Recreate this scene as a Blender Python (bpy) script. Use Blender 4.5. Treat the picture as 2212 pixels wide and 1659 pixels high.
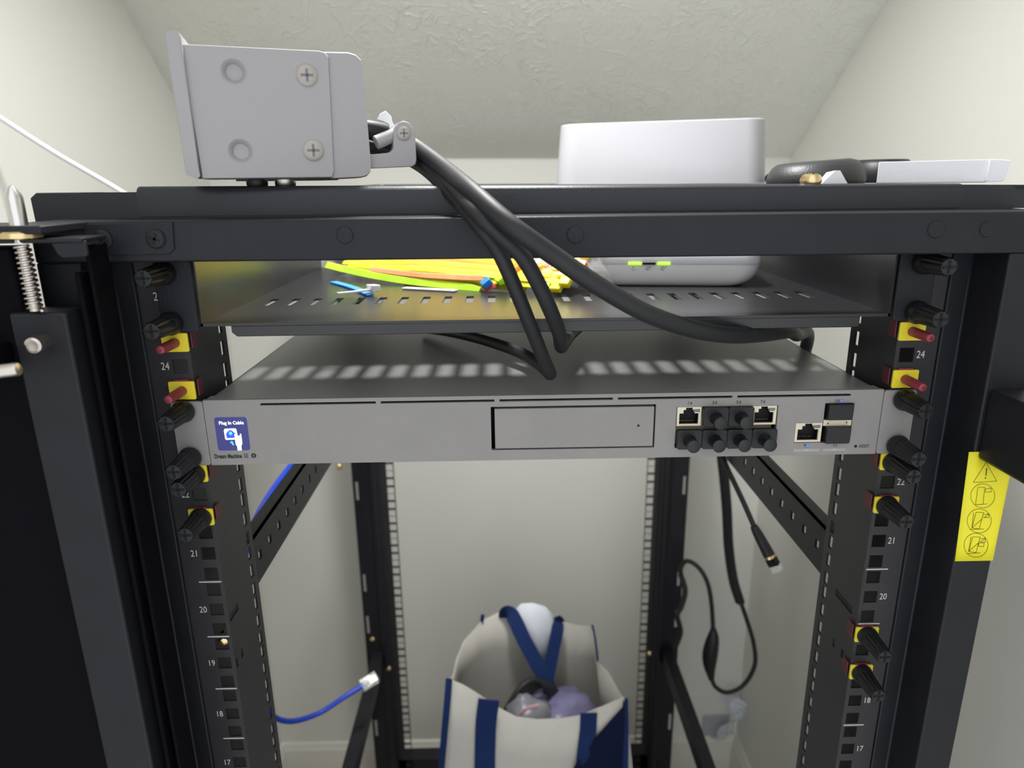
import bpy, bmesh, math, random
from mathutils import Vector, Matrix, noise

for o in list(bpy.data.objects):
    bpy.data.objects.remove(o)
S = bpy.context.scene
COL = S.collection
random.seed(7)

# ------------------------------------------------------------------ camera
W, H, F = 2212.0, 1659.0, 1501.39
CAM = Vector((-0.02648, -0.43103, 0.15392))
YAW, PIT, ROL = -0.011207, 0.281585, 0.012898


def cam_axes():
    cy, sy, cp, sp = math.cos(YAW), math.sin(YAW), math.cos(PIT), math.sin(PIT)
    fw = Vector((-sy * cp, cy * cp, -sp))
    r0 = Vector((cy, sy, 0))
    d0 = fw.cross(r0)
    return (r0 * math.cos(ROL) + d0 * math.sin(ROL), d0 * math.cos(ROL) - r0 * math.sin(ROL), fw)


CR, CD, CF = cam_axes()
cam_data = bpy.data.cameras.new('camera')
cam = bpy.data.objects.new('camera', cam_data)
COL.objects.link(cam)
mw = Matrix((CR, -CD, -CF)).transposed().to_4x4()
mw.translation = CAM
cam.matrix_world = mw
cam_data.sensor_width = 36
cam_data.sensor_fit = 'HORIZONTAL'
cam_data.lens = 36 * F / W
cam_data.clip_start = 0.01
cam_data.dof.use_dof = True
cam_data.dof.focus_distance = 0.462
cam_data.dof.aperture_fstop = 7.5
S.camera = cam

# ------------------------------------------------------------------ world, lights, exposure
wd = bpy.data.worlds.new('world')
S.world = wd
wd.use_nodes = True
bg = wd.node_tree.nodes['Background']
bg.inputs[0].default_value = (0.93, 0.96, 1.0, 1)
bg.inputs[1].default_value = 1.40


def area(name, loc, target, size, power, color=(1, 1, 1)):
    l = bpy.data.lights.new(name, 'AREA')
    l.shape = 'DISK'
    l.size = size
    l.energy = power
    l.color = color
    l.spread = math.radians(138)
    o = bpy.data.objects.new(name, l)
    COL.objects.link(o)
    o.location = loc
    o.rotation_euler = (Vector(target) - Vector(loc)).to_track_quat('-Z', 'Y').to_euler()
    o['kind'] = 'helper'
    return o


area('ceiling_lamp_light', (-0.04, 0.22, 0.65), (-0.04, 0.225, 0.0), 0.15, 6.2, (1.0, 0.985, 0.97))
S.view_settings.view_transform = 'Standard'
S.view_settings.look = 'None'
S.view_settings.gamma = 1
S.view_settings.use_curve_mapping = False
S.view_settings.exposure = 0.0


# ------------------------------------------------------------------ pixel -> real surface
def ray(px, py):
    return CF + CR * ((px - W / 2) / F) + CD * ((py - H / 2) / F)


def pY(px, py, y):
    d = ray(px, py)
    return CAM + d * ((y - CAM.y) / d.y)


def pX(px, py, x):
    d = ray(px, py)
    return CAM + d * ((x - CAM.x) / d.x)


def pZ(px, py, z):
    d = ray(px, py)
    return CAM + d * ((z - CAM.z) / d.z)


def pP(px, py, o, n):
    d = ray(px, py)
    return CAM + d * ((o - CAM).dot(n) / d.dot(n))


# ------------------------------------------------------------------ materials
def mat(name, col, rough=0.5, metal=0.0, spec=0.5, bump=0.0, bscale=400.0, var=0.0, vscale=30.0, emit=None, es=0.0, coat=0.0, bdist=0.0005, sheen=0.0):
    m = bpy.data.materials.new(name)
    m.use_nodes = True
    nt = m.node_tree
    b = nt.nodes['Principled BSDF']
    b.inputs['Base Color'].default_value = (*col, 1)
    b.inputs['Roughness'].default_value = rough
    b.inputs['Metallic'].default_value = metal
    b.inputs['Specular IOR Level'].default_value = spec
    if coat:
        b.inputs['Coat Weight'].default_value = coat
    if emit:
        b.inputs['Emission Color'].default_value = (*emit, 1)
        b.inputs['Emission Strength'].default_value = es
    tc = nt.nodes.new('ShaderNodeTexCoord')
    if var:
        n = nt.nodes.new('ShaderNodeTexNoise')
        n.inputs['Scale'].default_value = vscale
        n.inputs['Detail'].default_value = 4
        nt.links.new(tc.outputs['Object'], n.inputs['Vector'])
        r = nt.nodes.new('ShaderNodeValToRGB')
        r.color_ramp.elements[0].position = 0.3
        r.color_ramp.elements[1].position = 0.7
        r.color_ramp.elements[0].color = (*[c * (1 - var) for c in col], 1)
        r.color_ramp.elements[1].color = (*[min(1, c * (1 + var)) for c in col], 1)
        nt.links.new(n.outputs['Fac'], r.inputs['Fac'])
        nt.links.new(r.outputs['Color'], b.inputs['Base Color'])
    if bump:
        n2 = nt.nodes.new('ShaderNodeTexNoise')
        n2.inputs['Scale'].default_value = bscale
        n2.inputs['Detail'].default_value = 3
        nt.links.new(tc.outputs['Object'], n2.inputs['Vector'])
        bp = nt.nodes.new('ShaderNodeBump')
        bp.inputs['Strength'].default_value = bump
        bp.inputs['Distance'].default_value = bdist
        nt.links.new(n2.outputs['Fac'], bp.inputs['Height'])
        nt.links.new(bp.outputs['Normal'], b.inputs['Normal'])
    return m


def film(name, col, alpha, rough=0.12):
    m = bpy.data.materials.new(name)
    m.use_nodes = True
    nt = m.node_tree
    b = nt.nodes['Principled BSDF']
    b.inputs['Base Color'].default_value = (*col, 1)
    b.inputs['Roughness'].default_value = rough
    tc = nt.nodes.new('ShaderNodeTexCoord')
    n = nt.nodes.new('ShaderNodeTexNoise')
    n.inputs['Scale'].default_value = 45
    n.inputs['Detail'].default_value = 5
    n.inputs['Distortion'].default_value = 1.5
    nt.links.new(tc.outputs['Object'], n.inputs['Vector'])
    mr = nt.nodes.new('ShaderNodeMapRange')
    mr.inputs['From Min'].default_value = 0.4
    mr.inputs['From Max'].default_value = 0.75
    mr.inputs['To Min'].default_value = alpha * 0.6
    mr.inputs['To Max'].default_value = min(1, alpha * 2.2)
    nt.links.new(n.outputs['Fac'], mr.inputs['Value'])
    nt.links.new(mr.outputs['Result'], b.inputs['Alpha'])
    bp = nt.nodes.new('ShaderNodeBump')
    bp.inputs['Strength'].default_value = 0.6
    bp.inputs['Distance'].default_value = 0.003
    nt.links.new(n.outputs['Fac'], bp.inputs['Height'])
    nt.links.new(bp.outputs['Normal'], b.inputs['Normal'])
    return m


MT = {}
MT['black'] = mat('black_powder_coat', (0.013, 0.0135, 0.018), 0.45, 0, 0.32, 0.25, 900, 0.12, 40)
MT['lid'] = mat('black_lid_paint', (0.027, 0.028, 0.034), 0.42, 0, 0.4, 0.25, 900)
MT['rail'] = mat('black_rail_paint', (0.028, 0.027, 0.030), 0.45, 0, 0.45, 0.2, 900, 0.1, 40)
MT['shelf'] = mat('black_shelf_paint', (0.016, 0.016, 0.018), 0.27, 0, 0.6, 0.12, 1200)
MT['rubber'] = mat('black_cable_rubber', (0.013, 0.0135, 0.016), 0.55, 0, 0.5, 0.15, 1500)
MT['door'] = mat('shadow_black_door', (0.004, 0.004, 0.006), 0.7, 0, 0.06, 0.2, 900)  # near-black colour and low gloss put deep shadow into the door surface
MT['darkred'] = mat('dark_red_plastic', (0.10, 0.016, 0.024), 0.5)
MT['plastic'] = mat('black_plastic', (0.009, 0.0095, 0.011), 0.45, 0, 0.5, 0.15, 1500)
MT['void'] = mat('dark_cavity', (0.006, 0.006, 0.008), 0.6, 0, 0.3)
MT['alu'] = mat('silver_faceplate', (0.268, 0.256, 0.249), 0.48, 0.0, 0.5, 0.12, 3000, 0.03, 60)
MT['chassis'] = mat('grey_chassis', (0.38, 0.392, 0.38), 0.36, 0.45, 0.5, 0.10, 2500)
MT['bracket'] = mat('silver_grey_paint', (0.362, 0.348, 0.360), 0.42, 0.0, 0.5, 0.08, 2000)
MT['nickel'] = mat('nickel', (0.62, 0.57, 0.52), 0.3, 1.0)
MT['steel'] = mat('bright_steel', (0.72, 0.70, 0.68), 0.22, 1.0)
MT['brass'] = mat('brass_plating', (0.80, 0.62, 0.33), 0.25, 1.0)
MT['white'] = mat('white_plastic', (0.42, 0.42, 0.445), 0.45, 0, 0.5, 0.2, 1500)
MT['card'] = mat('white_cardboard', (0.86, 0.86, 0.90), 0.6, 0, 0.3, 0.15, 900)
MT['router'] = mat('router_grey_white', (0.90, 0.885, 0.885), 0.35)
MT['router_top'] = mat('router_white', (0.80, 0.81, 0.84), 0.3)
MT['yellow'] = mat('yellow_plastic', (0.80, 0.66, 0.03), 0.45)
MT['red'] = mat('red_plastic', (0.28, 0.035, 0.05), 0.42)
MT['sticker'] = mat('yellow_sticker', (0.93, 0.84, 0.02), 0.5, var=0.03, vscale=25)
MT['print'] = mat('white_print', (0.62, 0.62, 0.60), 0.6)
MT['ink'] = mat('black_ink', (0.02, 0.02, 0.02), 0.6)
MT['greyink'] = mat('grey_ink', (0.20, 0.20, 0.20), 0.6)
MT['darkink'] = mat('dark_grey_ink', (0.07, 0.07, 0.07), 0.6)
MT['dull'] = mat('dull_nickel', (0.42, 0.385, 0.355), 0.5, 0.25)
MT['lightink'] = mat('light_grey_ink', (0.36, 0.36, 0.36), 0.6)
MT['blueink'] = mat('blue_ink', (0.10, 0.19, 0.62), 0.5)
MT['beige'] = mat('port_shell', (0.72, 0.65, 0.50), 0.35, 0.2)
MT['led_window'] = mat('smoked_light_pipe', (0.18, 0.18, 0.18), 0.3)
MT['screen'] = mat('screen_blue', (0.02, 0.02, 0.10), 0.2, emit=(0.022, 0.026, 0.15), es=0.85)
MT['scr_white'] = mat('screen_white', (0.8, 0.8, 0.8), 0.3, emit=(0.85, 0.93, 1.0), es=1.3)
MT['scr_blue'] = mat('screen_deep_blue', (0.02, 0.05, 0.5), 0.3, emit=(0.01, 0.07, 0.75), es=1.0)
MT['scr_cyan'] = mat('screen_cyan', (0.1, 0.5, 0.9), 0.3, emit=(0.05, 0.50, 1.0), es=1.0)
MT['led'] = mat('green_led', (0.4, 0.8, 0.05), 0.3, emit=(0.50, 1.0, 0.02), es=1.1)
MT['canvas'] = mat('cream_canvas', (0.58, 0.56, 0.51), 0.85, 0, 0.2, 0.5, 700, 0.05, 15)
MT['navy'] = mat('navy_webbing', (0.010, 0.028, 0.11), 0.8, 0, 0.2, 0.5, 900)
MT['bluecable'] = mat('blue_cable', (0.015, 0.06, 0.55), 0.4)
MT['whitecable'] = mat('white_cable', (0.82, 0.82, 0.86), 0.4)
MT['clear'] = film('clear_plastic', (0.9, 0.92, 0.93), 0.35)
MT['bagfilm'] = film('clear_bag_film', (0.92, 0.94, 0.95), 0.15)
MT['haze'] = film('milky_plastic', (0.80, 0.84, 0.92), 0.55, 0.4)
MT['grille'] = mat('dark_grey_leatherette', (0.030, 0.030, 0.033), 0.45, 0, 0.5, 0.4, 600)
for nm, c in dict(yellow=(0.93, 0.80, 0.03), lime=(0.50, 0.88, 0.04), salmon=(0.93, 0.33, 0.16), orange=(0.95, 0.36, 0.03), red=(0.85, 0.10, 0.10), blue=(0.03, 0.27, 0.80)).items():
    MT['tie_' + nm] = mat('nylon_' + nm, c, 0.4)
    pb_ = MT['tie_' + nm].node_tree.nodes['Principled BSDF']
    pb_.inputs['Subsurface Weight'].default_value = 0.5
    pb_.inputs['Subsurface Radius'].default_value = (0.004, 0.004, 0.004)
    pb_.inputs['Subsurface Scale'].default_value = 1.0
MT['tie_white'] = mat('nylon_natural', (0.82, 0.83, 0.85), 0.35)


def wall_paint(name, col, kind):
    m = mat(name, col, 0.7, 0, 0.25)
    nt = m.node_tree
    b = nt.nodes['Principled BSDF']
    tc = nt.nodes.new('ShaderNodeTexCoord')
    if kind == 'ceiling':
        warp = nt.nodes.new('ShaderNodeTexNoise')
        warp.inputs['Scale'].default_value = 14
        warp.inputs['Detail'].default_value = 2
        mixv = nt.nodes.new('ShaderNodeMixRGB')
        mixv.blend_type = 'ADD'
        mixv.inputs['Fac'].default_value = 0.09
        nt.links.new(tc.outputs['Object'], warp.inputs['Vector'])
        nt.links.new(tc.outputs['Object'], mixv.inputs['Color1'])
        nt.links.new(warp.outputs['Color'], mixv.inputs['Color2'])
        n = nt.nodes.new('ShaderNodeTexNoise')
        n.inputs['Scale'].default_value = 46
        n.inputs['Detail'].default_value = 3.0
        n.inputs['Distortion'].default_value = 0.7
        nt.links.new(mixv.outputs['Color'], n.inputs['Vector'])
        # thin raised ridges of the trowelled texture
        sub = nt.nodes.new('ShaderNodeMath')
        sub.operation = 'SUBTRACT'
        sub.inputs[1].default_value = 0.5
        ab = nt.nodes.new('ShaderNodeMath')
        ab.operation = 'ABSOLUTE'
        nt.links.new(n.outputs['Fac'], sub.inputs[0])
        nt.links.new(sub.outputs[0], ab.inputs[0])
        mr = nt.nodes.new('ShaderNodeMapRange')
        mr.inputs['From Min'].default_value = 0.0
        mr.inputs['From Max'].default_value = 0.05
        mr.inputs['To Min'].default_value = 1.0
        mr.inputs['To Max'].default_value = 0.0
        mr.interpolation_type = 'SMOOTHSTEP'
        nt.links.new(ab.outputs[0], mr.inputs['Value'])
        big = nt.nodes.new('ShaderNodeTexNoise')
        big.inputs['Scale'].default_value = 7
        nt.links.new(tc.outputs['Object'], big.inputs['Vector'])
        mr2 = nt.nodes.new('ShaderNodeMapRange')
        mr2.inputs['From Min'].default_value = 0.34
        mr2.inputs['From Max'].default_value = 0.62
        nt.links.new(big.outputs['Fac'], mr2.inputs['Value'])
        mul = nt.nodes.new('ShaderNodeMath')
        mul.operation = 'MULTIPLY'
        nt.links.new(mr.outputs['Result'], mul.inputs[0])
        nt.links.new(mr2.outputs['Result'], mul.inputs[1])
        bp = nt.nodes.new('ShaderNodeBump')
        bp.inputs['Strength'].default_value = 0.48
        bp.inputs['Distance'].default_value = 0.0018
        nt.links.new(mul.outputs[0], bp.inputs['Height'])
    else:
        n = nt.nodes.new('ShaderNodeTexNoise')
        n.inputs['Scale'].default_value = 160
        n.inputs['Detail'].default_value = 3
        nt.links.new(tc.outputs['Object'], n.inputs['Vector'])
        bp = nt.nodes.new('ShaderNodeBump')
        bp.inputs['Strength'].default_value = 0.12
        bp.inputs['Distance'].default_value = 0.001
        nt.links.new(n.outputs['Fac'], bp.inputs['Height'])
    nt.links.new(bp.outputs['Normal'], b.inputs['Normal'])
    return m


MT['wall'] = wall_paint('cream_wall_paint', (0.76, 0.755, 0.70), 'wall')
MT['ceiling'] = wall_paint('textured_ceiling_paint', (0.86, 0.86, 0.80), 'ceiling')
MT['trim'] = mat('trim_paint', (0.70, 0.69, 0.62), 0.5)
MT['floor'] = mat('floor_carpet', (0.50, 0.46, 0.40), 0.95, 0, 0.1, 0.8, 300, 0.2, 80)

# ------------------------------------------------------------------ mesh builder
ORG = {}
AX = {'xz': lambda a, b, w: (a, w, b), 'yz': lambda a, b, w: (w, a, b), 'xy': lambda a, b, w: (a, b, w)}


class MB:
    def __init__(s, T=None):
        s.v, s.f, s.T = [], [], T

    def add(s, vs, fs):
        k = len(s.v)
        for p in vs:
            p = Vector(p)
            s.v.append(s.T @ p if s.T else p)
        s.f += [[i + k for i in f] for f in fs]
        return s

    def hexa(s, a, b):  # two quads (lists of 4 points) joined
        return s.add(list(a) + list(b), [(0, 1, 2, 3), (7, 6, 5, 4), (0, 4, 5, 1), (1, 5, 6, 2), (2, 6, 7, 3), (3, 7, 4, 0)])

    def box(s, x0, x1, y0, y1, z0, z1):
        return s.hexa([(x0, y0, z0), (x1, y0, z0), (x1, y1, z0), (x0, y1, z0)], [(x0, y0, z1), (x1, y0, z1), (x1, y1, z1), (x0, y1, z1)])

    def loft(s, rings, cap0=True, cap1=True, closed=True):
        n = len(rings[0])
        vs = [p for r in rings for p in r]
        fs = []
        for i in range(len(rings) - 1):
            for j in range(n if closed else n - 1):
                a, b = i * n + j, i * n + (j + 1) % n
                fs.append((a, b, b + n, a + n))
        if cap0:
            fs.append(tuple(range(n)))
        if cap1:
            fs.append(tuple(range((len(rings) - 1) * n, len(rings) * n)))
        return s.add(vs, fs)

    def ext(s, pts, vec):  # extrude a 3-D polygon along vec
        vec = Vector(vec)
        return s.loft([[Vector(p) for p in pts], [Vector(p) + vec for p in pts]])

    def prism(s, poly, w0, w1, plane='xz'):
        m = AX[plane]
        return s.loft([[m(a, b, w0) for a, b in poly], [m(a, b, w1) for a, b in poly]])

    def plate(s, a0, a1, b0, b1, w0, w1, holes, plane='xz'):
        m = AX[plane]
        A = sorted({a0, a1} | {round(h[i], 6) for h in holes for i in (0, 1) if a0 < h[i] < a1})
        B = sorted({b0, b1} | {round(h[i], 6) for h in holes for i in (2, 3) if b0 < h[i] < b1})
        solid = {}
        for i in range(len(A) - 1):
            ca = (A[i] + A[i + 1]) / 2
            for j in range(len(B) - 1):
                cb = (B[j] + B[j + 1]) / 2
                solid[i, j] = not any(h[0] < ca < h[1] and h[2] < cb < h[3] for h in holes)
        idx, vs, fs = {}, [], []

        def V(i, j, k):
            if (i, j, k) not in idx:
                idx[i, j, k] = len(vs)
                vs.append(m(A[i], B[j], (w0, w1)[k]))
            return idx[i, j, k]
        for (i, j), ok in solid.items():
            if not ok:
                continue
            fs.append((V(i, j, 0), V(i + 1, j, 0), V(i + 1, j + 1, 0), V(i, j + 1, 0)))
            fs.append((V(i, j + 1, 1), V(i + 1, j + 1, 1), V(i + 1, j, 1), V(i, j, 1)))
            for di, dj, p, q in ((-1, 0, (i, j), (i, j + 1)), (1, 0, (i + 1, j + 1), (i + 1, j)), (0, -1, (i + 1, j), (i, j)), (0, 1, (i, j + 1), (i + 1, j + 1))):
                if not solid.get((i + di, j + dj), False):
                    fs.append((V(*p, 0), V(*q, 0), V(*q, 1), V(*p, 1)))
        return s.add(vs, fs)

    def tube(s, pts, r, n=12, sub=8, flat=None):
        P = spline(pts, sub) if sub > 1 else [Vector(p) for p in pts]
        rings = []
        up = None
        for i, p in enumerate(P):
            t = (P[min(i + 1, len(P) - 1)] - P[max(i - 1, 0)]).normalized()
            if up is None:
                up = t.orthogonal().normalized() if flat is None else Vector(flat)
            up = (up - t * up.dot(t)).normalized()
            sd = t.cross(up)
            rr = r(i / (len(P) - 1)) if callable(r) else r
            ra, rb = rr if isinstance(rr, tuple) else (rr, rr)
            rings.append([p + sd * (math.cos(2 * math.pi * k / n) * ra) + up * (math.sin(2 * math.pi * k / n) * rb) for k in range(n)])
        return s.loft(rings)

    def strip(s, pts, w, th, nrm, sub=6):  # a flat band of width w along pts, lying across nrm
        P = spline(pts, sub) if sub > 1 else [Vector(p) for p in pts]
        rings = []
        for i, p in enumerate(P):
            t = (P[min(i + 1, len(P) - 1)] - P[max(i - 1, 0)]).normalized()
            nn = Vector(nrm)
            nn = (nn - t * nn.dot(t)).normalized()
            sd = t.cross(nn)
            rings.append([p + sd * w / 2 + nn * th / 2, p - sd * w / 2 + nn * th / 2, p - sd * w / 2 - nn * th / 2, p + sd * w / 2 - nn * th / 2])
        return s.loft(rings)

    def lathe(s, prof, org, axis, n=24, star=None):
        ax = Vector(axis).normalized()
        u = ax.orthogonal().normalized()
        w = ax.cross(u)
        org = Vector(org)
        rings = []
        for r, h in prof:
            rg = []
            for k in range(n):
                q = r * (star if (star and k % 2) else 1)
                a = 2 * math.pi * k / n
                rg.append(org + ax * h + u * (q * math.cos(a)) + w * (q * math.sin(a)))
            rings.append(rg)
        return s.loft(rings)

    def build(s, name, m, parent=None, smooth=35, bevel=0.0, seg=2, solid=0.0, subsurf=0):
        me = bpy.data.meshes.new(name)
        if parent is None:
            lo = Vector((min(v[i] for v in s.v) for i in range(3)))
            hi = Vector((max(v[i] for v in s.v) for i in range(3)))
            org = Vector(((lo.x + hi.x) / 2, (lo.y + hi.y) / 2, lo.z))
        else:
            org = ORG[parent.name]
        me.from_pydata([tuple(v - org) for v in s.v], [], s.f)
        bm = bmesh.new()
        bm.from_mesh(me)
        bmesh.ops.recalc_face_normals(bm, faces=bm.faces)
        bm.to_mesh(me)
        bm.free()
        if isinstance(m, str):
            m = MT[m]
        me.materials.append(m)
        if smooth:
            me.polygons.foreach_set('use_smooth', [True] * len(me.polygons))
            me.set_sharp_from_angle(angle=math.radians(smooth))
        o = bpy.data.objects.new(name, me)
        COL.objects.link(o)
        if parent is None:
            o.location = org
        else:
            o.parent = parent
        ORG[o.name] = org
        if solid:
            md = o.modifiers.new('thickness', 'SOLIDIFY')
            md.thickness = solid
            md.offset = 0
        if subsurf:
            md = o.modifiers.new('sub', 'SUBSURF')
            md.levels = md.render_levels = subsurf
        if bevel:
            md = o.modifiers.new('bevel', 'BEVEL')
            md.width = bevel
            md.segments = seg
            md.limit_method = 'ANGLE'
            md.angle_limit = math.radians(40)
        return o


def spline(pts, sub):
    P = [Vector(p) for p in pts]
    P = [P[0] * 2 - P[1]] + P + [P[-1] * 2 - P[-2]]
    out = []
    for i in range(1, len(P) - 2):
        a, b, c, d = P[i - 1:i + 3]
        for k in range(sub):
            t = k / sub
            out.append(0.5 * ((2 * b) + (c - a) * t + (2 * a - 5 * b + 4 * c - d) * t * t + (3 * b - a - 3 * c + d) * t ** 3))
    out.append(P[-2])
    return out


def thing(name, loc, label, cat, group=None):
    o = bpy.data.objects.new(name, None)
    COL.objects.link(o)
    o.location = loc
    o.empty_display_size = 0.02
    ORG[o.name] = Vector(loc)
    return tag(o, label, cat, group)


def tag(o, label=None, cat=None, group=None, kind=None):
    if label:
        o['label'] = label
    if cat:
        o['category'] = cat
    if group:
        o['group'] = group
    if kind:
        o['kind'] = kind
    return o


def text(name, body, size, org, m, parent, align='LEFT', e1=(1, 0, 0), e2=(0, 0, 1), bold=0.0, sx=1.0, label=None):
    cu = bpy.data.curves.new('txt', 'FONT')
    cu.body = body
    cu.size = size
    cu.align_x = align
    cu.align_y = 'CENTER'
    cu.offset = bold
    cu.resolution_u = 3
    t = bpy.data.objects.new('txt', cu)
    COL.objects.link(t)
    bpy.context.view_layer.update()
    me = bpy.data.meshes.new_from_object(t.evaluated_get(bpy.context.evaluated_depsgraph_get()))
    bpy.data.objects.remove(t)
    e1, e2, o3 = Vector(e1), Vector(e2), Vector(org) - ORG[parent.name]
    for v in me.vertices:
        v.co = o3 + e1 * (v.co.x * sx) + e2 * v.co.y
    me.name = name
    me.materials.clear()
    me.materials.append(MT[m])
    o = bpy.data.objects.new(name, me)
    COL.objects.link(o)
    o.parent = parent
    ORG[o.name] = ORG[parent.name]
    if label:
        o['label'] = label
    return o


def strokes(name, lines, width, m, parent, to3d, th=0.00006):
    """thin printed lines; lines are 2-D polylines, to3d maps (u,v,lift) to the surface"""
    mb = MB()
    for ln in lines:
        for (u0, v0), (u1, v1) in zip(ln[:-1], ln[1:]):
            L = math.hypot(u1 - u0, v1 - v0) or 1
            nx, ny = -(v1 - v0) / L * width / 2, (u1 - u0) / L * width / 2
            q = [(u0 + nx, v0 + ny), (u1 + nx, v1 + ny), (u1 - nx, v1 - ny), (u0 - nx, v0 - ny)]
            mb.hexa([to3d(a, b, 0) for a, b in q], [to3d(a, b, th) for a, b in q])
    return mb.build(name, m, parent, smooth=0)


def circle(cx, cy, r, n=28):
    return [(cx + r * math.cos(2 * math.pi * k / n), cy + r * math.sin(2 * math.pi * k / n)) for k in range(n + 1)]


def rrect(a0, a1, b0, b1, r, n=5):
    out = []
    for cx, cy, s in ((a1 - r, b1 - r, 0), (a0 + r, b1 - r, 90), (a0 + r, b0 + r, 180), (a1 - r, b0 + r, 270)):
        for k in range(n + 1):
            t = math.radians(s + 90 * k / n)
            out.append((cx + r * math.cos(t), cy + r * math.sin(t)))
    return out


def copy_tree(o, loc):
    c = o.copy()
    COL.objects.link(c)
    c.location = loc
    for ch in o.children:
        d = ch.copy()
        COL.objects.link(d)
        d.parent = c
        for g in ch.children:
            e = g.copy()
            COL.objects.link(e)
            e.parent = d
    return c


# ------------------------------------------------------------------ the room
XL, XR, YB, ZF = -0.547, 0.492, 0.87, -1.157
YO = -0.8


def struct(name, mb, m):
    return tag(mb.build(name, m, smooth=30), kind='structure')


cl0, cr0 = pY(455, 338, YB), pY(1722, 340, YB)
cl1, cr1 = pX(262, 0, XL), pX(1918, 0, XR)


def slope_pt(side, y):
    a, b = (cl0, cl1) if side < 0 else (cr0, cr1)
    t = (y - a.y) / (b.y - a.y)
    return Vector((XL if side < 0 else XR, y, a.z + (b.z - a.z) * t))


zb = (slope_pt(-1, YB).z + slope_pt(1, YB).z) / 2
struct('wall_back', MB().box(XL - .05, XR + .05, YB, YB + .05, ZF, zb + 0.08), 'wall')
struct('wall_left', MB().box(XL - .05, XL, YO, YB, ZF, 1.45), 'wall')
struct('wall_right', MB().box(XR, XR + .05, YO, YB, ZF, 1.45), 'wall')
struct('floor', MB().box(XL - .05, XR + .05, YO, YB + .05, ZF - .05, ZF), 'floor')
mb = MB()
rows = []
for k in range(11):
    y = YB + 0.02 - k * 0.125
    L, R = slope_pt(-1, y), slope_pt(1, y)
    L.x -= 0.03
    R.x += 0.03
    rows.append([L, R, R + Vector((0, 0.03, 0.05)), L + Vector((0, 0.03, 0.05))])
mb.loft(rows)
struct('ceiling', mb, 'ceiling')


def baseboard(name, f):
    prof = [(0, 0), (0.016, 0), (0.016, 0.068), (0.013, 0.074), (0.013, 0.080), (0.007, 0.088), (0.006, 0.092), (0, 0.094)]
    struct(name, f(prof), 'trim')


baseboard('baseboard_back', lambda p: MB().prism([(YB - a, ZF + b) for a, b in p], XL, XR, 'yz'))
baseboard('baseboard_left', lambda p: MB().prism([(XL + a, ZF + b) for a, b in p], YO, YB, 'xz'))
baseboard('baseboard_right', lambda p: MB().prism([(XR - a, ZF + b) for a, b in p], YO, YB, 'xz'))

# ------------------------------------------------------------------ the rack cabinet
U = 0.04445
FY, XI, XO, ZB = -0.030, 0.266, 0.291, -1.09
YR = 0.712                      # rear rails


def uc(n):                     # centre height of rack unit n (unit 23 at z = 0)
    return (n - 23) * U


rack = thing('server_rack', (0, 0.35, ZF), 'black open-frame server rack with numbered square-hole rails standing in the alcove', 'rack')


def lin(px_l, px_r, y):
    a, b = pY(*px_l, y), pY(*px_r, y)
    return lambda x: a.z + (b.z - a.z) * (x - a.x) / (b.x - a.x)


zxb0 = lin((420, 566), (2160, 548), FY)       # crossbar underside
zxb1 = lin((140, 479), (2200, 456), FY)       # crossbar top
YL = .004
zlid = lin((293, 403), (2083, 396), YL)
zflap = lin((177, 416), (2170, 399), YL)


def bar(mb, x0, x1, y0, y1, za, zb_):
    return mb.hexa([(x0, y0, za(x0)), (x1, y0, za(x1)), (x1, y1, za(x1)), (x0, y1, za(x0))], [(x0, y0, zb_(x0)), (x1, y0, zb_(x1)), (x1, y1, zb_(x1)), (x0, y1, zb_(x0))])


# posts (front ones stepped: proud front section, rear section carrying the rail)
for sx in (-1, 1):
    m = MB()
    a = [(sx * XI, FY), (sx * XO, FY), (sx * XO, 0.10), (sx * 0.2535, 0.10), (sx * 0.2535, 0.0012), (sx * XI, 0.0012)]
    zt = zxb0(sx * XO) + 0.0003
    m.loft([[(x, y, ZB) for x, y in a], [(x, y, zt) for x, y in a]])
    m.build('frame_post', 'black', rack, bevel=0.0012)
for sx in (-1, 1):
    m = MB()
    hs = []
    for py0, py1 in ((1040, 1080), (1240, 1278), (1330, 1368), (1555, 1590)):
        z1, z0 = pY(775, py0, YR - .01).z, pY(775, py1, YR - .01).z
        h = (0.2875, 0.2925)
        hs.append((min(sx * h[0], sx * h[1]), max(sx * h[0], sx * h[1]), z0, z1))
    m.plate(min(sx * .2495, sx * .297), max(sx * .2495, sx * .297), ZB, zflap(0) - .003, YR - .012, YR - .010, hs)
    m.box(min(sx * .262, sx * .283), max(sx * .262, sx * .283), YR - .010, YR + .05, ZB, zflap(0) - .003)
    m.build('frame_post', 'black', rack)
    # rounded front bead of the rear post
    MB().tube([(sx * .2575, YR - .016, ZB), (sx * .2575, YR - .016, .1)], .0085, 12, 1).build('post_bead', 'black', rack)

bar(MB(), -XO, XO, FY, FY + .055, zxb0, zxb1).build('crossbar', 'black', rack, bevel=0.0012)
bar(MB(), -.297, .297, YR, YR + .03, zxb0, zxb1).build('crossbar', 'black', rack, bevel=0.001)
for sx in (-1, 1):
    x0, x1 = sorted((sx * .270, sx * XO))
    bar(MB(), x0, x1, FY + .055, YR, zxb0, zxb1).build('side_beam', 'black', rack, bevel=0.001)
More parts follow.
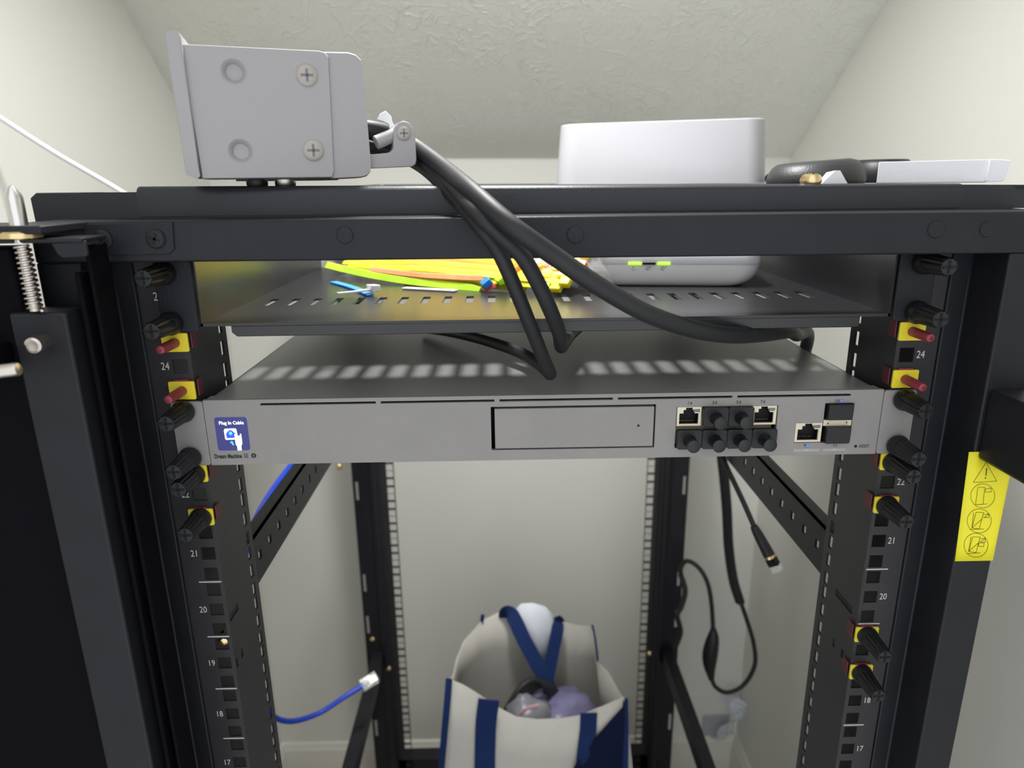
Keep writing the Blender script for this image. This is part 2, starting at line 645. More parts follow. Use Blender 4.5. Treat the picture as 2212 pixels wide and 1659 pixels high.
# bottom frame
mb = MB()
zb0 = pY(910, 1640, YR).z
mb.box(-XO, XO, FY, FY + .03, ZB - .02, ZB + .03)
mb.box(-.297, .297, YR, YR + .03, ZB - .02, zb0)
for sx in (-1, 1):
    x0, x1 = sorted((sx * .265, sx * XO))
    mb.box(x0, x1, FY + .03, YR, ZB - .02, ZB + .03)
mb.build('bottom_frame', 'black', rack, bevel=0.001)
for sx in (-1, 1):
    for y in (FY + .04, YR - .02):
        MB().lathe([(.006, 0), (.022, .002), (.024, .010), (.010, .014), (.010, .05)], (sx * .278, y, ZF), (0, 0, 1)).build('levelling_foot', 'plastic', rack)

# top lid: stepped front lip and an unseen top frame with openings shaped to pass lamp light
lid = MB()
yl = YL
zx = zxb1
fx0, fx1 = pY(177, 440, yl).x, pY(2198, 440, yl).x
prof = [(fx0, zx(fx0)), (fx1 - .004, zx(fx1)), (fx1, zx(fx1) + .004), (fx1, zflap(fx1) - .005), (fx1 - .005, zflap(fx1)), (fx0, zflap(fx0))]
lid.prism(prof, yl, yl + .004)
rx0, rx1 = pY(293, 402, yl).x, pY(2083, 396, yl).x
R_ = .0055
rings = []
for x in (rx0, rx1):
    zt = zlid(x)
    rg = [(x, yl - .0008, zx(x) + .001), (x, yl - .0008, zt - R_)]
    rg += [(x, yl - .0008 + R_ - R_ * math.cos(math.radians(t)), zt - R_ + R_ * math.sin(math.radians(t))) for t in (22, 45, 67, 90)]
    rg += [(x, .034, zt), (x, .034, zt - .003), (x, yl + .006, zt - .003), (x, yl + .006, zx(x) + .001)]
    rings.append(rg)
lid.loft(rings)
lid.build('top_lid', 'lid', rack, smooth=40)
top = MB()
for x0, x1, y0, y1 in ((-.297, -.270, .034, .69), (.192, rx1, .034, .30), (rx1 + .003, .297, .034, .29), (.01, rx1, .30, .42), (-.297, -.22, .69, YR + .03), (-.21, .21, .69, YR + .03), (.222, .297, .69, YR + .03), (-.297, rx0 - .004, yl + .004, .034), (rx1 + .003, .297, yl + .004, .034)):
    dr_ = lambda x: .0055 if x < rx0 - .002 else (.0006 if x > rx1 + .002 else 0)
    za = lambda x: zlid(x) - .003 - dr_(x)
    zc = lambda x: zlid(x) - .0004 - dr_(x)
    bar(top, x0, x1, y0, y1, za, zc)
top.build('top_panel', 'black', rack)
# dark corner pieces left and right of the lip
cl = MB()
lx = pY(65, 430, yl + .001).x
cl.prism([(lx + .0003, zx(lx) - .003), (fx0 + .004, zx(fx0)), (fx0 + .004, zflap(fx0)), (lx + .004, zflap(lx)), (lx, zflap(lx) - .003)], yl + .001, yl + .02)
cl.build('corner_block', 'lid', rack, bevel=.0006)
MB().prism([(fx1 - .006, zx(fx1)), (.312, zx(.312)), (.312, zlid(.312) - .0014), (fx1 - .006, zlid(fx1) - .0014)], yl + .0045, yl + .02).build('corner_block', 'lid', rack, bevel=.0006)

# knock-outs on the crossbar and the corner plate with its two screws
for px, py, r in ((1243, 507, .0050), (2023, 495, .0050), (2134, 495, .0046), (745, 508, .0048)):
    p = pY(px, py, FY)
    MB().lathe([(r, 0), (r, .0004), (r * .9, .0008), (r * .1, .0010)], p, (0, -1, 0), 28).build('knock_out', 'black', rack)
q = [pY(*c, FY) for c in ((180, 484), (374, 480), (378, 538), (366, 549), (190, 552))]
MB().ext(q, (0, -.0012, 0)).build('corner_plate', 'black', rack, bevel=.0004)


def cross_screw(name, p, r, m, parent, slot=MT['void'], ax=(0, -1, 0), h=.0022, rot=0.4):
    s = MB().lathe([(r, 0), (r, h * .4), (r * .85, h * .8), (r * .45, h), (r * .02, h)], p, ax, 24).build(name, m, parent)
    ax = Vector(ax)
    u = ax.orthogonal().normalized()
    w = ax.cross(u)
    u, w = u * math.cos(rot) + w * math.sin(rot), w * math.cos(rot) - u * math.sin(rot)
    c = MB()
    a, b = r * .58, r * .13
    for e, f in ((u, w), (w, u)):
        base = Vector(p) + ax * (h * .55)
        c.ext([base + e * a + f * b, base - e * a + f * b, base - e * a - f * b, base + e * a - f * b], ax * (h * .47))
    c.build('cross_slot', slot, s if parent.parent is None else parent, smooth=0)
    return s


for px, py in ((222, 517), (337, 516)):
    cross_screw('screw', pY(px, py, FY - .0012), .0054, 'black', rack)

# mounting rails
ZR1 = .112
HOLE = .0095
hz = [uc(n) + d for n in range(15, 26) for d in (-.015875, 0, .015875)]
for sx in (-1, 1):
    m = MB()
    x0, x1 = sorted((sx * .225, sx * .2515))
    hx = sorted((sx * (.2325 - HOLE / 2), sx * (.2325 + HOLE / 2)))
    m.plate(x0, x1, ZB, ZR1, 0, .0018, [(hx[0], hx[1], z - HOLE / 2, z + HOLE / 2) for z in hz if z < ZR1 - .006])
    hl = [(.0475, .0535, z - .0052, z + .0052) for z in hz if z < ZR1 - .006]
    for pa, pb in (((485, 1362), (514, 1303)),) if sx < 0 else (((1840, 1322), (1805, 1275)),):
        A, B = pX(*pa, sx * .225), pX(*pb, sx * .225)
        zc = (A.z + B.z) / 2
        hl.append((min(A.y, B.y), max(A.y, B.y), zc - .003, zc + .003))
    for pa in ((523, 1410), (512, 1432)) if sx < 0 else ((1801, 1388), (1819, 1412)):
        A = pX(*pa, sx * .225)
        hl.append((A.y - .002, A.y + .002, A.z - .0035, A.z + .0035))
    wx = sorted((sx * .225, sx * .2266))
    m.plate(.0018, .0600, ZB, ZR1, wx[0], wx[1], hl, 'yz')
    m.build('mounting_rail', 'rail', rack)
    # rear rail
    m = MB()
    hr = [uc(n) + d for n in range(-1, 26) for d in (-.015875, 0, .015875)]
    m.plate(x0, x1, ZB, ZR1, YR, YR + .0016, [(hx[0] - .0014, hx[1] + .0010, z - .0061, z + .0061) for z in hr if ZB + .01 < z < ZR1 - .006])
    m.build('mounting_rail', 'rail', rack)

# printed unit numbers and unit lines
for n in range(17, 26):
    z = uc(n)
    for sx in (-1, 1):
        lab = str(n)
        if n == 25:
            if sx > 0:
                continue
            lab = '25'
        if n == 23 or (n == 19 and sx > 0):
            continue
        text('unit_number', lab, .0070 if n != 25 else .0076, (sx * .2415 + (.0 if sx > 0 else -.0005) if n != 25 else -.2428, -.0002, z), 'print', rack, 'CENTER' if n != 25 else 'LEFT', sx=.78)
    if n <= 21:
        for sx in (-1, 1):
            zz = z + U / 2 if n < 21 else None
            if zz is None:
                continue
            x0, x1 = sorted((sx * .2265, sx * .2420))
            MB().box(x0, x1, -.0001, .0001, zz - .0004, zz + .0004).build('unit_line', 'print', rack, smooth=0)

# depth braces between the front and rear posts
for sx in (-1, 1):
    za, zb_ = pX(550, 1283, -.225).z, pX(550, 1283, -.225).z + .040
    m = MB()
    w0, w1 = sorted((sx * .2268, sx * .2288))
    hy = [.0751 + .025 * i for i in range(25)]
    zc = (za + zb_) / 2
    m.plate(.060, YR, za, zb_, w0, w1, [(y - .0035, y + .0035, zc - .004, zc + .004) for y in hy], 'yz')
    f0, f1 = sorted((sx * .2268, sx * .2385))
    m.box(f0, f1, .060, YR, zb_ - .0018, zb_)
    m.build('side_brace', 'black', rack)
    m = MB()
    zl = pX(812, 1440, -.228).z if sx < 0 else pX(1432, 1432, .228).z
    yl_ = .66
    zl = pY(812, 1438, yl_).z
    xl = abs(pY(812, 1438, yl_).x)
    f0, f1 = sorted((sx * (xl - .008), sx * (xl + .012)))
    m.box(f0, f1, .060, YR, zl - .030, zl)
    m.build('side_brace', 'black', rack, bevel=.001)

# little bolts on the rear uprights and a screw in a front hole
for px, py, y in ((805, 1380, YR - .013), (840, 1443, YR - .028), (1403, 1411, YR - .028), (1437, 1412, YR - .013), (733, 1008, .66)):
    MB().lathe([(.0050, 0), (.0050, .002), (.003, .004), (.0004, .0045)], pY(px, py, y), (0, -1, 0), 12).build('bolt', 'brass', rack)
b = MB().lathe([(.0042, 0), (.0042, .006), (.0030, .009), (.0004, .010)], (-.2338, .010, -.1608), (.25, -1, -.05), 8)
b.build('bolt', 'brass', rack)

# lock arm on the right post
A, B = pY(2137, 841, FY), pY(2107, 990, FY)
MB().box(A.x, A.x + .034, -.145, FY, B.z, A.z).build('lock_arm', 'black', rack, bevel=.0022, seg=3)

# yellow warning label folded round the right post
ylab = FY - .0004
lab_l0, lab_l1 = pY(2063, 1209, ylab), pY(2090, 992, ylab)
lz0, lz1 = lab_l0.z, lab_l1.z + .012
rows = []
edge = [(2133, 1211), (2150, 1168), (2162, 1125), (2166, 1080), (2170, 1030), (2174, 975)]
for px, py in edge:
    p = pY(px, py, ylab)
    t = (p.z - lz0) / (lz1 - lz0)
    xl = lab_l0.x + (pY(2093, 970, ylab).x - lab_l0.x) * t
    xs = [xl, xl + .008, XO - .006, XO - .002, XO + .0004]
    row = [Vector((x, ylab, p.z)) for x in xs]
    over = p.x - XO
    row.append(Vector((XO + .0016, ylab + .0020, p.z)))
    row.append(Vector((max(p.x + .0008, XO + .0012), ylab + .0070, p.z - .0004)))
    rows.append(row)
lb = MB().loft(rows, False, False, closed=False).build('warning_label', 'sticker', rack, smooth=60, solid=.0002)
tag(lb, 'yellow caution sticker with tipping pictograms')


def lab3(u, v, w):
    p = pY(2000 + u * 212 / 1303, 960 + v * 270 / 1659, ylab - .00016)
    return Vector((p.x, p.y - w, p.z))


L = []
strokes('pictogram', [[(800, 240), (628, 505), (942, 488), (800, 240)]] + [circle(755, 682, 160), circle(708, 1015, 160), circle(665, 1338, 160)], 5, 'ink', rack, lab3)
L += [[(690, 573), (783, 568), (758, 795), (660, 800), (690, 573)], [(795, 590), (868, 580), (865, 632), (790, 632), (795, 590)], [(660, 800), (815, 790)]]
L += [[(668, 900), (768, 903), (708, 1122), (612, 1110), (668, 900)], [(612, 1110), (748, 985)], [(635, 905), (612, 1110)], [(768, 930), (840, 922), (836, 972), (752, 970)], [(780, 965), (835, 925)], [(580, 1130), (770, 1122)]]
L += [[(625, 1228), (722, 1230), (665, 1438), (568, 1420), (625, 1228)], [(568, 1420), (705, 1300)], [(600, 1228), (568, 1420)], [(725, 1255), (790, 1245), (788, 1298), (712, 1295)], [(728, 1290), (785, 1250)], [(705, 1312), (775, 1308), (768, 1358), (695, 1352), (705, 1312)], [(545, 1450), (722, 1440)]]
strokes('pictogram', L, 5, 'ink', rack, lab3)
strokes('pictogram', [[(808, 315), (798, 415)], [(793, 434), (791, 455)]], 12, 'ink', rack, lab3)

# left door swung open, with its sprung hinge pin
door = MB()
DY = -.062
P = lambda x, y, d=DY: pY(x, y, d)
dz1 = P(60, 676).z
sl, sr = P(222, 1659).x, P(318, 1659).x
sl2, sr2 = P(29, 690).x, P(154, 669).x
xsl, xsr = (sl + sl2) / 2, (sr + sr2) / 2
door.box(-.95, xsl + .004, DY + .006, DY + .022, ZB, dz1 + .034)
dr = door.build('door', 'door', rack, bevel=.002)
MB().box(xsl, xsr, DY, DY + .020, ZB, dz1).build('hinge_strip', 'black', dr, bevel=.0015)
g0 = P(200, 900, DY + .01).x
MB().box(xsr + .0035, xsr + .0065, DY + .008, DY + .026, ZB, dz1 + .02).build('door_edge', 'door', dr, bevel=.001)
MB().box(xsr + .0100, xsr + .0125, DY + .010, DY + .029, ZB, dz1 + .034).build('door_edge', 'door', dr, bevel=.001)
# door top flange with its bent tab
t0, t1 = P(0, 527), P(185, 517)
m = MB()
m.box(-.95, t1.x, DY - .004, DY + .02, t1.z - .0014, t1.z + .0010)
q = [P(*c, DY - .003) for c in ((108, 524), (184, 519), (190, 552), (182, 556), (135, 559), (124, 551))]
m.ext(q, (0, .002, 0))
m.build('top_flange', 'black', dr, bevel=.0008)
h0, h1 = P(-30, 503, -.05), P(138, 483, -.05)
MB().box(h0.x - .3, h1.x, -.070, FY + .002, h0.z, h1.z).build('hinge_plate', 'black', rack, bevel=.0008)
pa, pt_, pb = P(40, 482), P(29, 400), P(57, 670)
xx = P(38, 470).x
pin = MB().lathe([(.0042, -.010), (.0042, pt_.z - pa.z - .006), (.0038, pt_.z - pa.z - .0045), (.0012, pt_.z - pa.z - .0004), (.0002, pt_.z - pa.z)], (xx, DY, pa.z), (0, 0, 1), 20).build('hinge_pin', 'steel', dr)
tag(pin, 'shiny pointed steel hinge pin')
MB().lathe([(.0095, 0), (.0105, .0006), (.0105, .0032), (.0095, .0040)], (xx, DY, P(40, 516).z), (0, 0, 1), 24).build('washer', 'brass', dr)
sp = []
zs0, zs1 = P(57, 671).z, P(40, 530).z
turns = 13
for k in range(turns * 12 + 1):
    a = 2 * math.pi * k / 12
    sp.append((xx + .0034 * math.cos(a), DY - .001 + .0034 * math.sin(a), zs0 + (zs1 - zs0) * k / (turns * 12)))
MB().tube(sp, .00075, 6, 1).build('spring', 'nickel', dr)
MB().lathe([(.0027, 0), (.0027, zs1 - zs0)], (xx, DY - .001, zs0), (0, 0, 1), 12).build('spring_rod', 'nickel', dr)
p = P(98, 734)
MB().lathe([(.0036, 0), (.0036, .007), (.0042, .0072), (.0042, .0130), (.0030, .0138), (.0029, .0120), (.0002, .0118)], p, (.12, -1, -.02), 20).build('bolt', 'nickel', dr)
p = pY(-30, 806, -.10)
MB().lathe([(.0036, -.03), (.0036, .0145), (.003, .0158), (.0004, .0162)], p, (1, .05, .10), 16).build('bolt', 'nickel', dr)
MB().box(p.x - .034, p.x - .016, -.106, DY + .006, p.z - .010, p.z + .006).build('latch_block', 'door', dr, bevel=.001)

# ------------------------------------------------------------------ rack studs: red pin, yellow washer, black thumb nut
def make_stud(sx, washer, nut, ynut):
    """local origin = hole centre on the rail's front plane"""
    r = thing('rack_stud', (0, 0, 0), 'x', 'fastener')
    MB().box(-.0045, .0045, -.0004, .006, -.0045, .0045).build('clip', 'red', r, bevel=.0005)
    if washer:
        inner = -sx * .0084
        t0_, t1_ = sorted((inner, inner - sx * .0009))
        MB().box(t0_, t1_, .0006, .0085, -.0045, .0068).build('clip_tab', 'darkred', r, bevel=.0003)
        a, b_ = sorted((-sx * .0080, sx * .0085))
        MB().prism(rrect(a, b_, -.0060, .0060, .0008, 2), -.0024, -.0006).build('washer', 'yellow', r, bevel=.0003)
        MB().box(-.0046, .0046, -.0018, -.0005, .0060, .0070).build('clip_tab', 'red', r)
    if nut:
        y0 = ynut
        b2 = MB()
        b2.lathe([(.0071, 0), (.0074, .0012), (.0070, .0035), (.0062, .006)], (0, y0, 0), (0, -1, 0), 24)
        b2.lathe([(.0064, .005), (.0061, .012), (.0055, .0235), (.0049, .0248), (.0001, .0250)], (0, y0, 0), (0, -1, 0), 28, star=.90)
        nb = b2.build('thumb_nut', 'plastic', r, smooth=30)
        c = MB()
        for a, bb in ((.0038, .0007), (.0007, .0038)):
            c.box(-a, a, y0 - .0253, y0 - .0246, -bb, bb)
        cs = c.build('cross_slot', 'void', nb, smooth=0)
    else:
        MB().lathe([(.0031, 0), (.0030, .0165), (.0024, .0205), (.0012, .0210), (.0010, .0200), (.0001, .0198)], (0, -.0015, 0), (0, -1, 0), 16).build('pin', 'red', r)
    return r


GR = 'rack studs on the rails'
protos = {}


def stud(sx, z, washer, nut, ynut, label):
    key = (sx, washer, nut, ynut)
    loc = (sx * .2325, 0, z)
    if key not in protos:
        protos[key] = make_stud(*key)
        o = protos[key]
        o.location = loc
    else:
        o = copy_tree(protos[key], loc)
    tag(o, label, 'fastener', GR)


for sx, side in ((-1, 'left'), (1, 'right')):
    stud(sx, uc(25) + .0150, False, True, -.004, f'black thumb nut at the upper {side} ear of the shelf')
    stud(sx, uc(25) - .0159, False, True, -.004, f'black thumb nut at the lower {side} ear of the shelf')
    stud(sx, uc(24) + .0159, True, False, 0, f'bare red pin with yellow washer above number 24 on the {side} rail')
    stud(sx, uc(24) - .0155, True, False, 0, f'bare red pin with yellow washer below number 24 on the {side} rail')
    stud(sx, .0159, False, True, -.0045, f'black thumb nut at the top of the silver unit\'s {side} ear')
    stud(sx, -.0159, False, True, -.0045, f'black thumb nut at the bottom of the silver unit\'s {side} ear')
    stud(sx, uc(22) + .0159, True, True, -.0025, f'black thumb nut on yellow washer just under the silver unit, {side} rail')
    stud(sx, uc(22) - .0159, True, True, -.0025, f'black thumb nut on yellow washer below number 22 on the {side} rail')
stud(1, uc(19) + .0145, True, True, -.0025, 'black thumb nut on yellow washer below the line under number 20, right rail')
stud(1, uc(19) - .0175, True, True, -.0025, 'black thumb nut on yellow washer just above number 18, right rail')

# ------------------------------------------------------------------ perforated shelf
ZS = .0717
shelf = thing('rack_shelf', (0, .15, ZS - .008), 'black perforated steel shelf holding the bag of cable ties and the router', 'shelf')
slots = [(-.198 + .0163 * i) for i in range(12)] + [(.0200 + .0161 * i) for i in range(12)]
hl = [(x - .0028, x + .0028, .0655, .0955) for x in slots]
m = MB().plate(-.2162, .2185, 0, .300, ZS - .0018, ZS, hl, 'xy')
m.build('tray', 'shelf', shelf)
l0, l1 = pY(500, 712, .0003).x, pY(1857, 694, .0003).x
m = MB().prism([(l0, ZS - .0017), (l0, ZS - .0058), (l0 + .003, ZS - .0086), (l1 - .001, ZS - .0086), (l1, ZS - .0078), (l1, ZS - .0017)], 0, .0018)
m.build('front_lip', 'shelf', shelf, bevel=.0005)
for sx, x in ((-1, -.2162), (1, .2185)):
    a, b = sorted((x, x - sx * .0016))
    MB().prism([(0, ZS - .0018), (.300, ZS - .0018), (.300, ZS + .030), (.26, ZS + .0405), (0, ZS + .0405)], a, b, 'yz').build('side_panel', 'shelf', shelf)
    a, b = sorted((x, -.2388 if sx < 0 else .2413))
    MB().prism(rrect(a, b, ZS - .0045, ZS + .0390, .0015, 2), -.0028, -.0008).build('ear', 'black', shelf, bevel=.0004)

# things on the shelf: the clear bag of cable ties
TA, TB = Vector((-.165, .232, ZS)), Vector((.012, .128, ZS))
tax = (TB - TA).normalized()
tperp = Vector((-tax.y, tax.x, 0))
bag = MB()
rings = []
for i in range(25):
    t = i / 24
    c = TA.lerp(TB, -0.10 + t * 1.32) + tperp * .009
    wv = math.sin(math.pi * min(1, max(0.02, t * .96 + .03))) ** .55
    hw, hh = .052 * wv + .004, .064 * wv + .002
    rg = []
    for k in range(28):
        a = 2 * math.pi * k / 28
        u = math.cos(a) * hw
        h = .5 * hh + math.sin(a) * .5 * hh
        nz = noise.noise(Vector((t * 6, math.cos(a) * 1.7, math.sin(a) * 1.7)))
        rg.append(c + tperp * (u * (1 + .13 * nz)) + Vector((0, 0, max(.0006, h * (1 + .16 * nz) + .0006))))
    rings.append(rg)
bag.loft(rings)
bg_o = bag.build('plastic_bag', 'bagfilm', smooth=180)
tag(bg_o, 'clear plastic bag full of coloured cable ties lying on the perforated shelf', 'bag')


def make_tie(colour, pts, label, group, width=.0046, head=True, nrm=(0, 0, 1), rev=False):
    r = thing('cable_tie', pts[0], label, 'cable tie', group)
    MB().strip(pts, width, .0012, nrm, 6).build('strap', 'tie_' + colour, r)
    if head:
        e = Vector(pts[-1])
        d = (e - Vector(pts[-2])).normalized()
        nn = Vector(nrm)
        nn = (nn - d * nn.dot(d)).normalized()
        sd = d.cross(nn)
        c = e + d * .003 + nn * .001
        mm = MB()
        mm.hexa([c - d * .004 - sd * .0042 - nn * .0028, c + d * .004 - sd * .0038 - nn * .0028, c + d * .004 + sd * .0038 - nn * .0028, c - d * .004 + sd * .0042 - nn * .0028],
                [c - d * .004 - sd * .0042 + nn * .0028, c + d * .004 - sd * .0036 + nn * .0022, c + d * .004 + sd * .0036 + nn * .0022, c - d * .004 + sd * .0042 + nn * .0028])
        mm.build('head', 'tie_' + colour, r, bevel=.0006)
    return r


rnd = random.Random(4)
order = []
for row in range(21):
    for c_ in range(3):
        order.append((row, c_))
for i, (row, c_) in enumerate(order):
    col = 'yellow'
    if (row, c_) in ((6, 2), (6, 1), (7, 1), (14, 2)):
        col = 'salmon'
    elif (row, c_) in ((4, 2), (10, 2), (12, 1)):
        col = 'orange'
    elif (row, c_) in ((2, 0), (0, 1)):
        col = 'lime'
    elif (row, c_) in ((1, 0), (17, 2)):
        col = 'red'
    elif (row, c_) in ((19, 2),):
        col = 'blue'
    f_ = row / 20
    off = -.027 + .066 * f_ + rnd.uniform(-.0015, .0015)
    zz = ZS + .0060 + .047 * (f_ ** .9) + rnd.uniform(-.0012, .0012)
    sh = -.014 + .018 * c_ + rnd.uniform(-.006, .006)
    zz += (c_ - 1) * .0016
    a = TA + tax * (.006 + sh * .4) + tperp * off * .8
    mid = (TA + TB) / 2 + tperp * off
    e = TB + tax * sh + tperp * off * (.95 + .1 * c_)
    q1, q2 = a.lerp(mid, .5), mid.lerp(e, .6)
    pts = [Vector((a.x, a.y, ZS + .006 + (zz - ZS) * .55)), Vector((q1.x, q1.y, ZS + .002 + (zz - ZS) * .9)), Vector((mid.x, mid.y, zz + .002)), Vector((q2.x, q2.y, zz)), Vector((e.x, e.y, ZS + (zz - ZS) * .9))]
    nr = Vector((rnd.uniform(-.5, .3), rnd.uniform(-1.1, -.5), 1))
    make_tie(col, pts, f'{col} cable tie among the bundle inside the clear bag', f'{col} cable ties in the clear bag', nrm=nr)
# the lime tie and the orange one under it, pressed against the film at the front
zz = ZS + .0052
lp = [pY(705, 572, .205), pY(780, 590, .185), pY(870, 606, .160), pY(960, 616, .138), pY(1010, 621, .128), pY(1036, 628, .120)]
make_tie('lime', lp, 'lime green cable tie pressed along the front of the clear bag', 'cable ties at the front of the bag', width=.0062, head=False, nrm=(-.3, -1, .7))
op = [Vector(p) + Vector((.002, .0022, -.0022)) for p in lp[2:]]
make_tie('orange', op, 'orange cable tie just under the lime green one in the bag', 'cable ties at the front of the bag', width=.005, head=False, nrm=(-.3, -1, .7))
make_tie('salmon', [pY(800, 581, .190), pY(850, 588, .172), pY(905, 594, .155), pY(970, 598, .139), pY(1035, 601, .128), pY(1075, 600, .123)], 'salmon pink cable tie running through the middle of the bag front', 'cable ties at the front of the bag', width=.0046, head=False, nrm=(-.3, -1, .8))
make_tie('orange', [pY(1035, 596, .132), pY(1075, 592, .128), pY(1118, 584, .126)], 'orange cable tie strap near the right end of the bag', 'cable ties at the front of the bag', width=.0050, head=False, nrm=(-.1, -1, .8))
make_tie('red', [pY(1100, 566, .150), pY(1120, 574, .138), pY(1142, 590, .128), pY(1150, 604, .122)], 'red cable tie strap between the two black cables', 'cable ties at the front of the bag', width=.0050, head=False, nrm=(.3, -1, .5))
for px, py, y, c, lab in ((1050, 611, .118, 'blue', 'blue cable tie head beside the lime tie end in the bag'), (1082, 604, .118, 'lime', 'lime green cable tie head above the red tip in the bag'), (1128, 597, .122, 'blue', 'blue cable tie head seen between the black cables'), (1115, 580, .126, 'orange', 'orange cable tie head seen between the black cables')):
    p = pY(px, py, y)
    p.z = max(p.z, ZS + .004)
    make_tie(c, [p + Vector((-.006, .024, .002)), p + Vector((-.003, .010, .001)), p], lab, 'cable tie heads at the open end of the bag', width=.0055, nrm=(-.2, -1, .5))
p = pY(1048, 625, .113)
make_tie('red', [pY(1046, 627, .114), pY(1060, 621, .114), pY(1072, 616, .115)], 'short red cable tie tip beside the lime tie end', 'cable ties at the front of the bag', width=.003, head=False, nrm=(0, -1, .4))

# loose ties in front of the bag, and the white strip
z1 = ZS + .0011
pts = [pZ(720, 609, z1), pZ(765, 622, z1), pZ(800, 637, z1)]
make_tie('blue', pts, 'blue cable tie lying loose on the shelf under the white one', 'loose cable ties on the shelf', width=.0062, head=False)
z1 = ZS + .0045
pts = [pZ(729, 634, z1), pZ(760, 631, z1), pZ(800, 625.5, z1)]
make_tie('white', pts, 'white cable tie lying loose across the blue one on the shelf', 'loose cable ties on the shelf', width=.0045)
z1 = ZS + .0008
s_ = MB().strip([pZ(873, 622, z1), pZ(930, 625, z1), pZ(985, 628, z1)], .0075, .0012, (0, 0, 1), 2).build('plastic_strip', 'tie_white', bevel=.0003)
tag(s_, 'flat white plastic strip lying under the front edge of the clear bag', 'strip')

# crumpled clear scrap leaning on the router
cr = MB()
g = []
for i in range(9):
    for j in range(7):
        u, v = i / 8, j / 6
        p = pY(1150 + 130 * u, 612 - 62 * v + 22 * abs(u - .35), .118)
        p.y += .010 * noise.noise(Vector((u * 4, v * 4, 3))) - .004 * u
        p.z = max(p.z, ZS + .001)
        g.append(p)
fs = [(i * 7 + j, i * 7 + j + 1, i * 7 + j + 8, i * 7 + j + 7) for i in range(8) for j in range(6) if not (i > 5 and j < 3) and not (i < 2 and j < 2)]
cr.add(g, fs)
tag(cr.build('bag_flap', 'haze', smooth=0, solid=.0002), 'crumpled clear plastic scrap between the bag and the white router', 'plastic scrap')

# ------------------------------------------------------------------ router under the crossbar
ra, rb = pY(1208, 616, .142), pY(1608, 625, .120)
e1 = Vector((rb.x - ra.x, rb.y - ra.y, 0)).normalized()
e3 = Vector((-e1.y, e1.x, 0))
RO = Vector((ra.x, ra.y, ZS + .0002))
Tm = Matrix((e1, e3, Vector((0, 0, 1)))).transposed().to_4x4()
Tm.translation = RO
rl = (rb - ra).to_2d().length
router = thing('router', RO + e1 * rl / 2 + e3 * .07, 'white rounded router with two lit green lights on the perforated shelf', 'router')


def rbody(x0, x1, zs, y0f, depth, mbx):
    rings = []
    for z, ins, fr in zs:
        rings.append([(a, b, z) for a, b in rrect(x0 + ins, x1 - ins, y0f + fr, depth - ins, .016, 6)])
    mbx.loft(rings)


hgt = pP(1650, 571, RO + e1 * rl, e3).z - RO.z
m = MB(Tm)
rbody(-.012, rl + .0135, [(0, .0155, .006), (.0008, .0120, .0036), (.003, .0080, .0018), (.006, .0048, .0008), (.010, .0022, .0003), (.015, .0006, 0), (hgt, 0, 0)], 0, .13, m)
m.build('lower_shell', 'router', router, smooth=60)
m = MB(Tm)
rbody(-.012, rl + .0135, [(hgt, -.0004, -.0006), (hgt + .0008, -.0006, -.0010), (hgt + .009, 0, .0002), (hgt + .013, .004, .004)], 0, .13, m)
m.build('top_shell', 'router_top', router, smooth=60)
Ti = Tm.inverted()
for px0, px1, mm in ((1357, 1386, 'led'), (1388, 1416, 'void'), (1420, 1448, 'led')):
    a, b = Ti @ pP(px0, 567, RO, e3), Ti @ pP(px1, 567, RO, e3)
    ld = MB(Tm).box(a.x, b.x, -.0016, .001, hgt - .0004, hgt + .0013).build('status_light' if mm == 'led' else 'light_gap', mm, router)
    if mm == 'led':
        ld['label'] = 'lit green status light'


def r3(u, v, w):
    return Tm @ Vector((u, -.0001 - w, v))


ic = []
for px in (1369, 1400, 1431):
    c = Ti @ pP(px, 580, RO, e3)
    ic.append((c.x, c.z))
(ax_, az), (bx, bz), (gx, gz) = ic
strokes('icon', [circle(ax_, az, .0014, 16)[4:] + [(ax_ + .0014, az)], [(ax_, az + .0004), (ax_, az + .0018)], circle(bx, bz, .0014, 16), [(bx - .0022, bz - .001), (bx + .0022, bz + .0014)], circle(gx, gz, .0014, 16), [(gx, gz - .0014), (gx, gz + .0014)], circle(gx + .0025, gz + .0012, .0004, 8)], .0003, 'greyink', router, r3)

# ------------------------------------------------------------------ silver rack unit
YG = -.0022
gw = thing('network_gateway', (0, .14, -.022), 'silver one-unit network gateway with a small lit blue screen and port row', 'network device')


def G(px, py):
    p = pY(px, py, YG)
    return p.x, p.z


TL, TR, BL, BR = G(439, 863), G(1907.5, 843.5), G(454.5, 1004), G(1893, 981.5)
gx0, gx1 = (TL[0] + BL[0]) / 2, (TR[0] + BR[0]) / 2
gz0, gz1 = (BL[1] + BR[1]) / 2, (TL[1] + TR[1]) / 2
dzt = TR[1] - TL[1]


def GS(px, py):               # face coordinates with the photo's small roll taken out
    x, z = G(px, py)
    t = (x - gx0) / (gx1 - gx0)
    zt = TL[1] + (TR[1] - TL[1]) * t
    zb = BL[1] + (BR[1] - BL[1]) * t
    return x, gz0 + (gz1 - gz0) * (z - zb) / (zt - zb)


def grect(px0, py0, px1, py1):
    a, b = GS(px0, py0), GS(px1, py1)
    return (a[0], b[0], b[1], a[1])


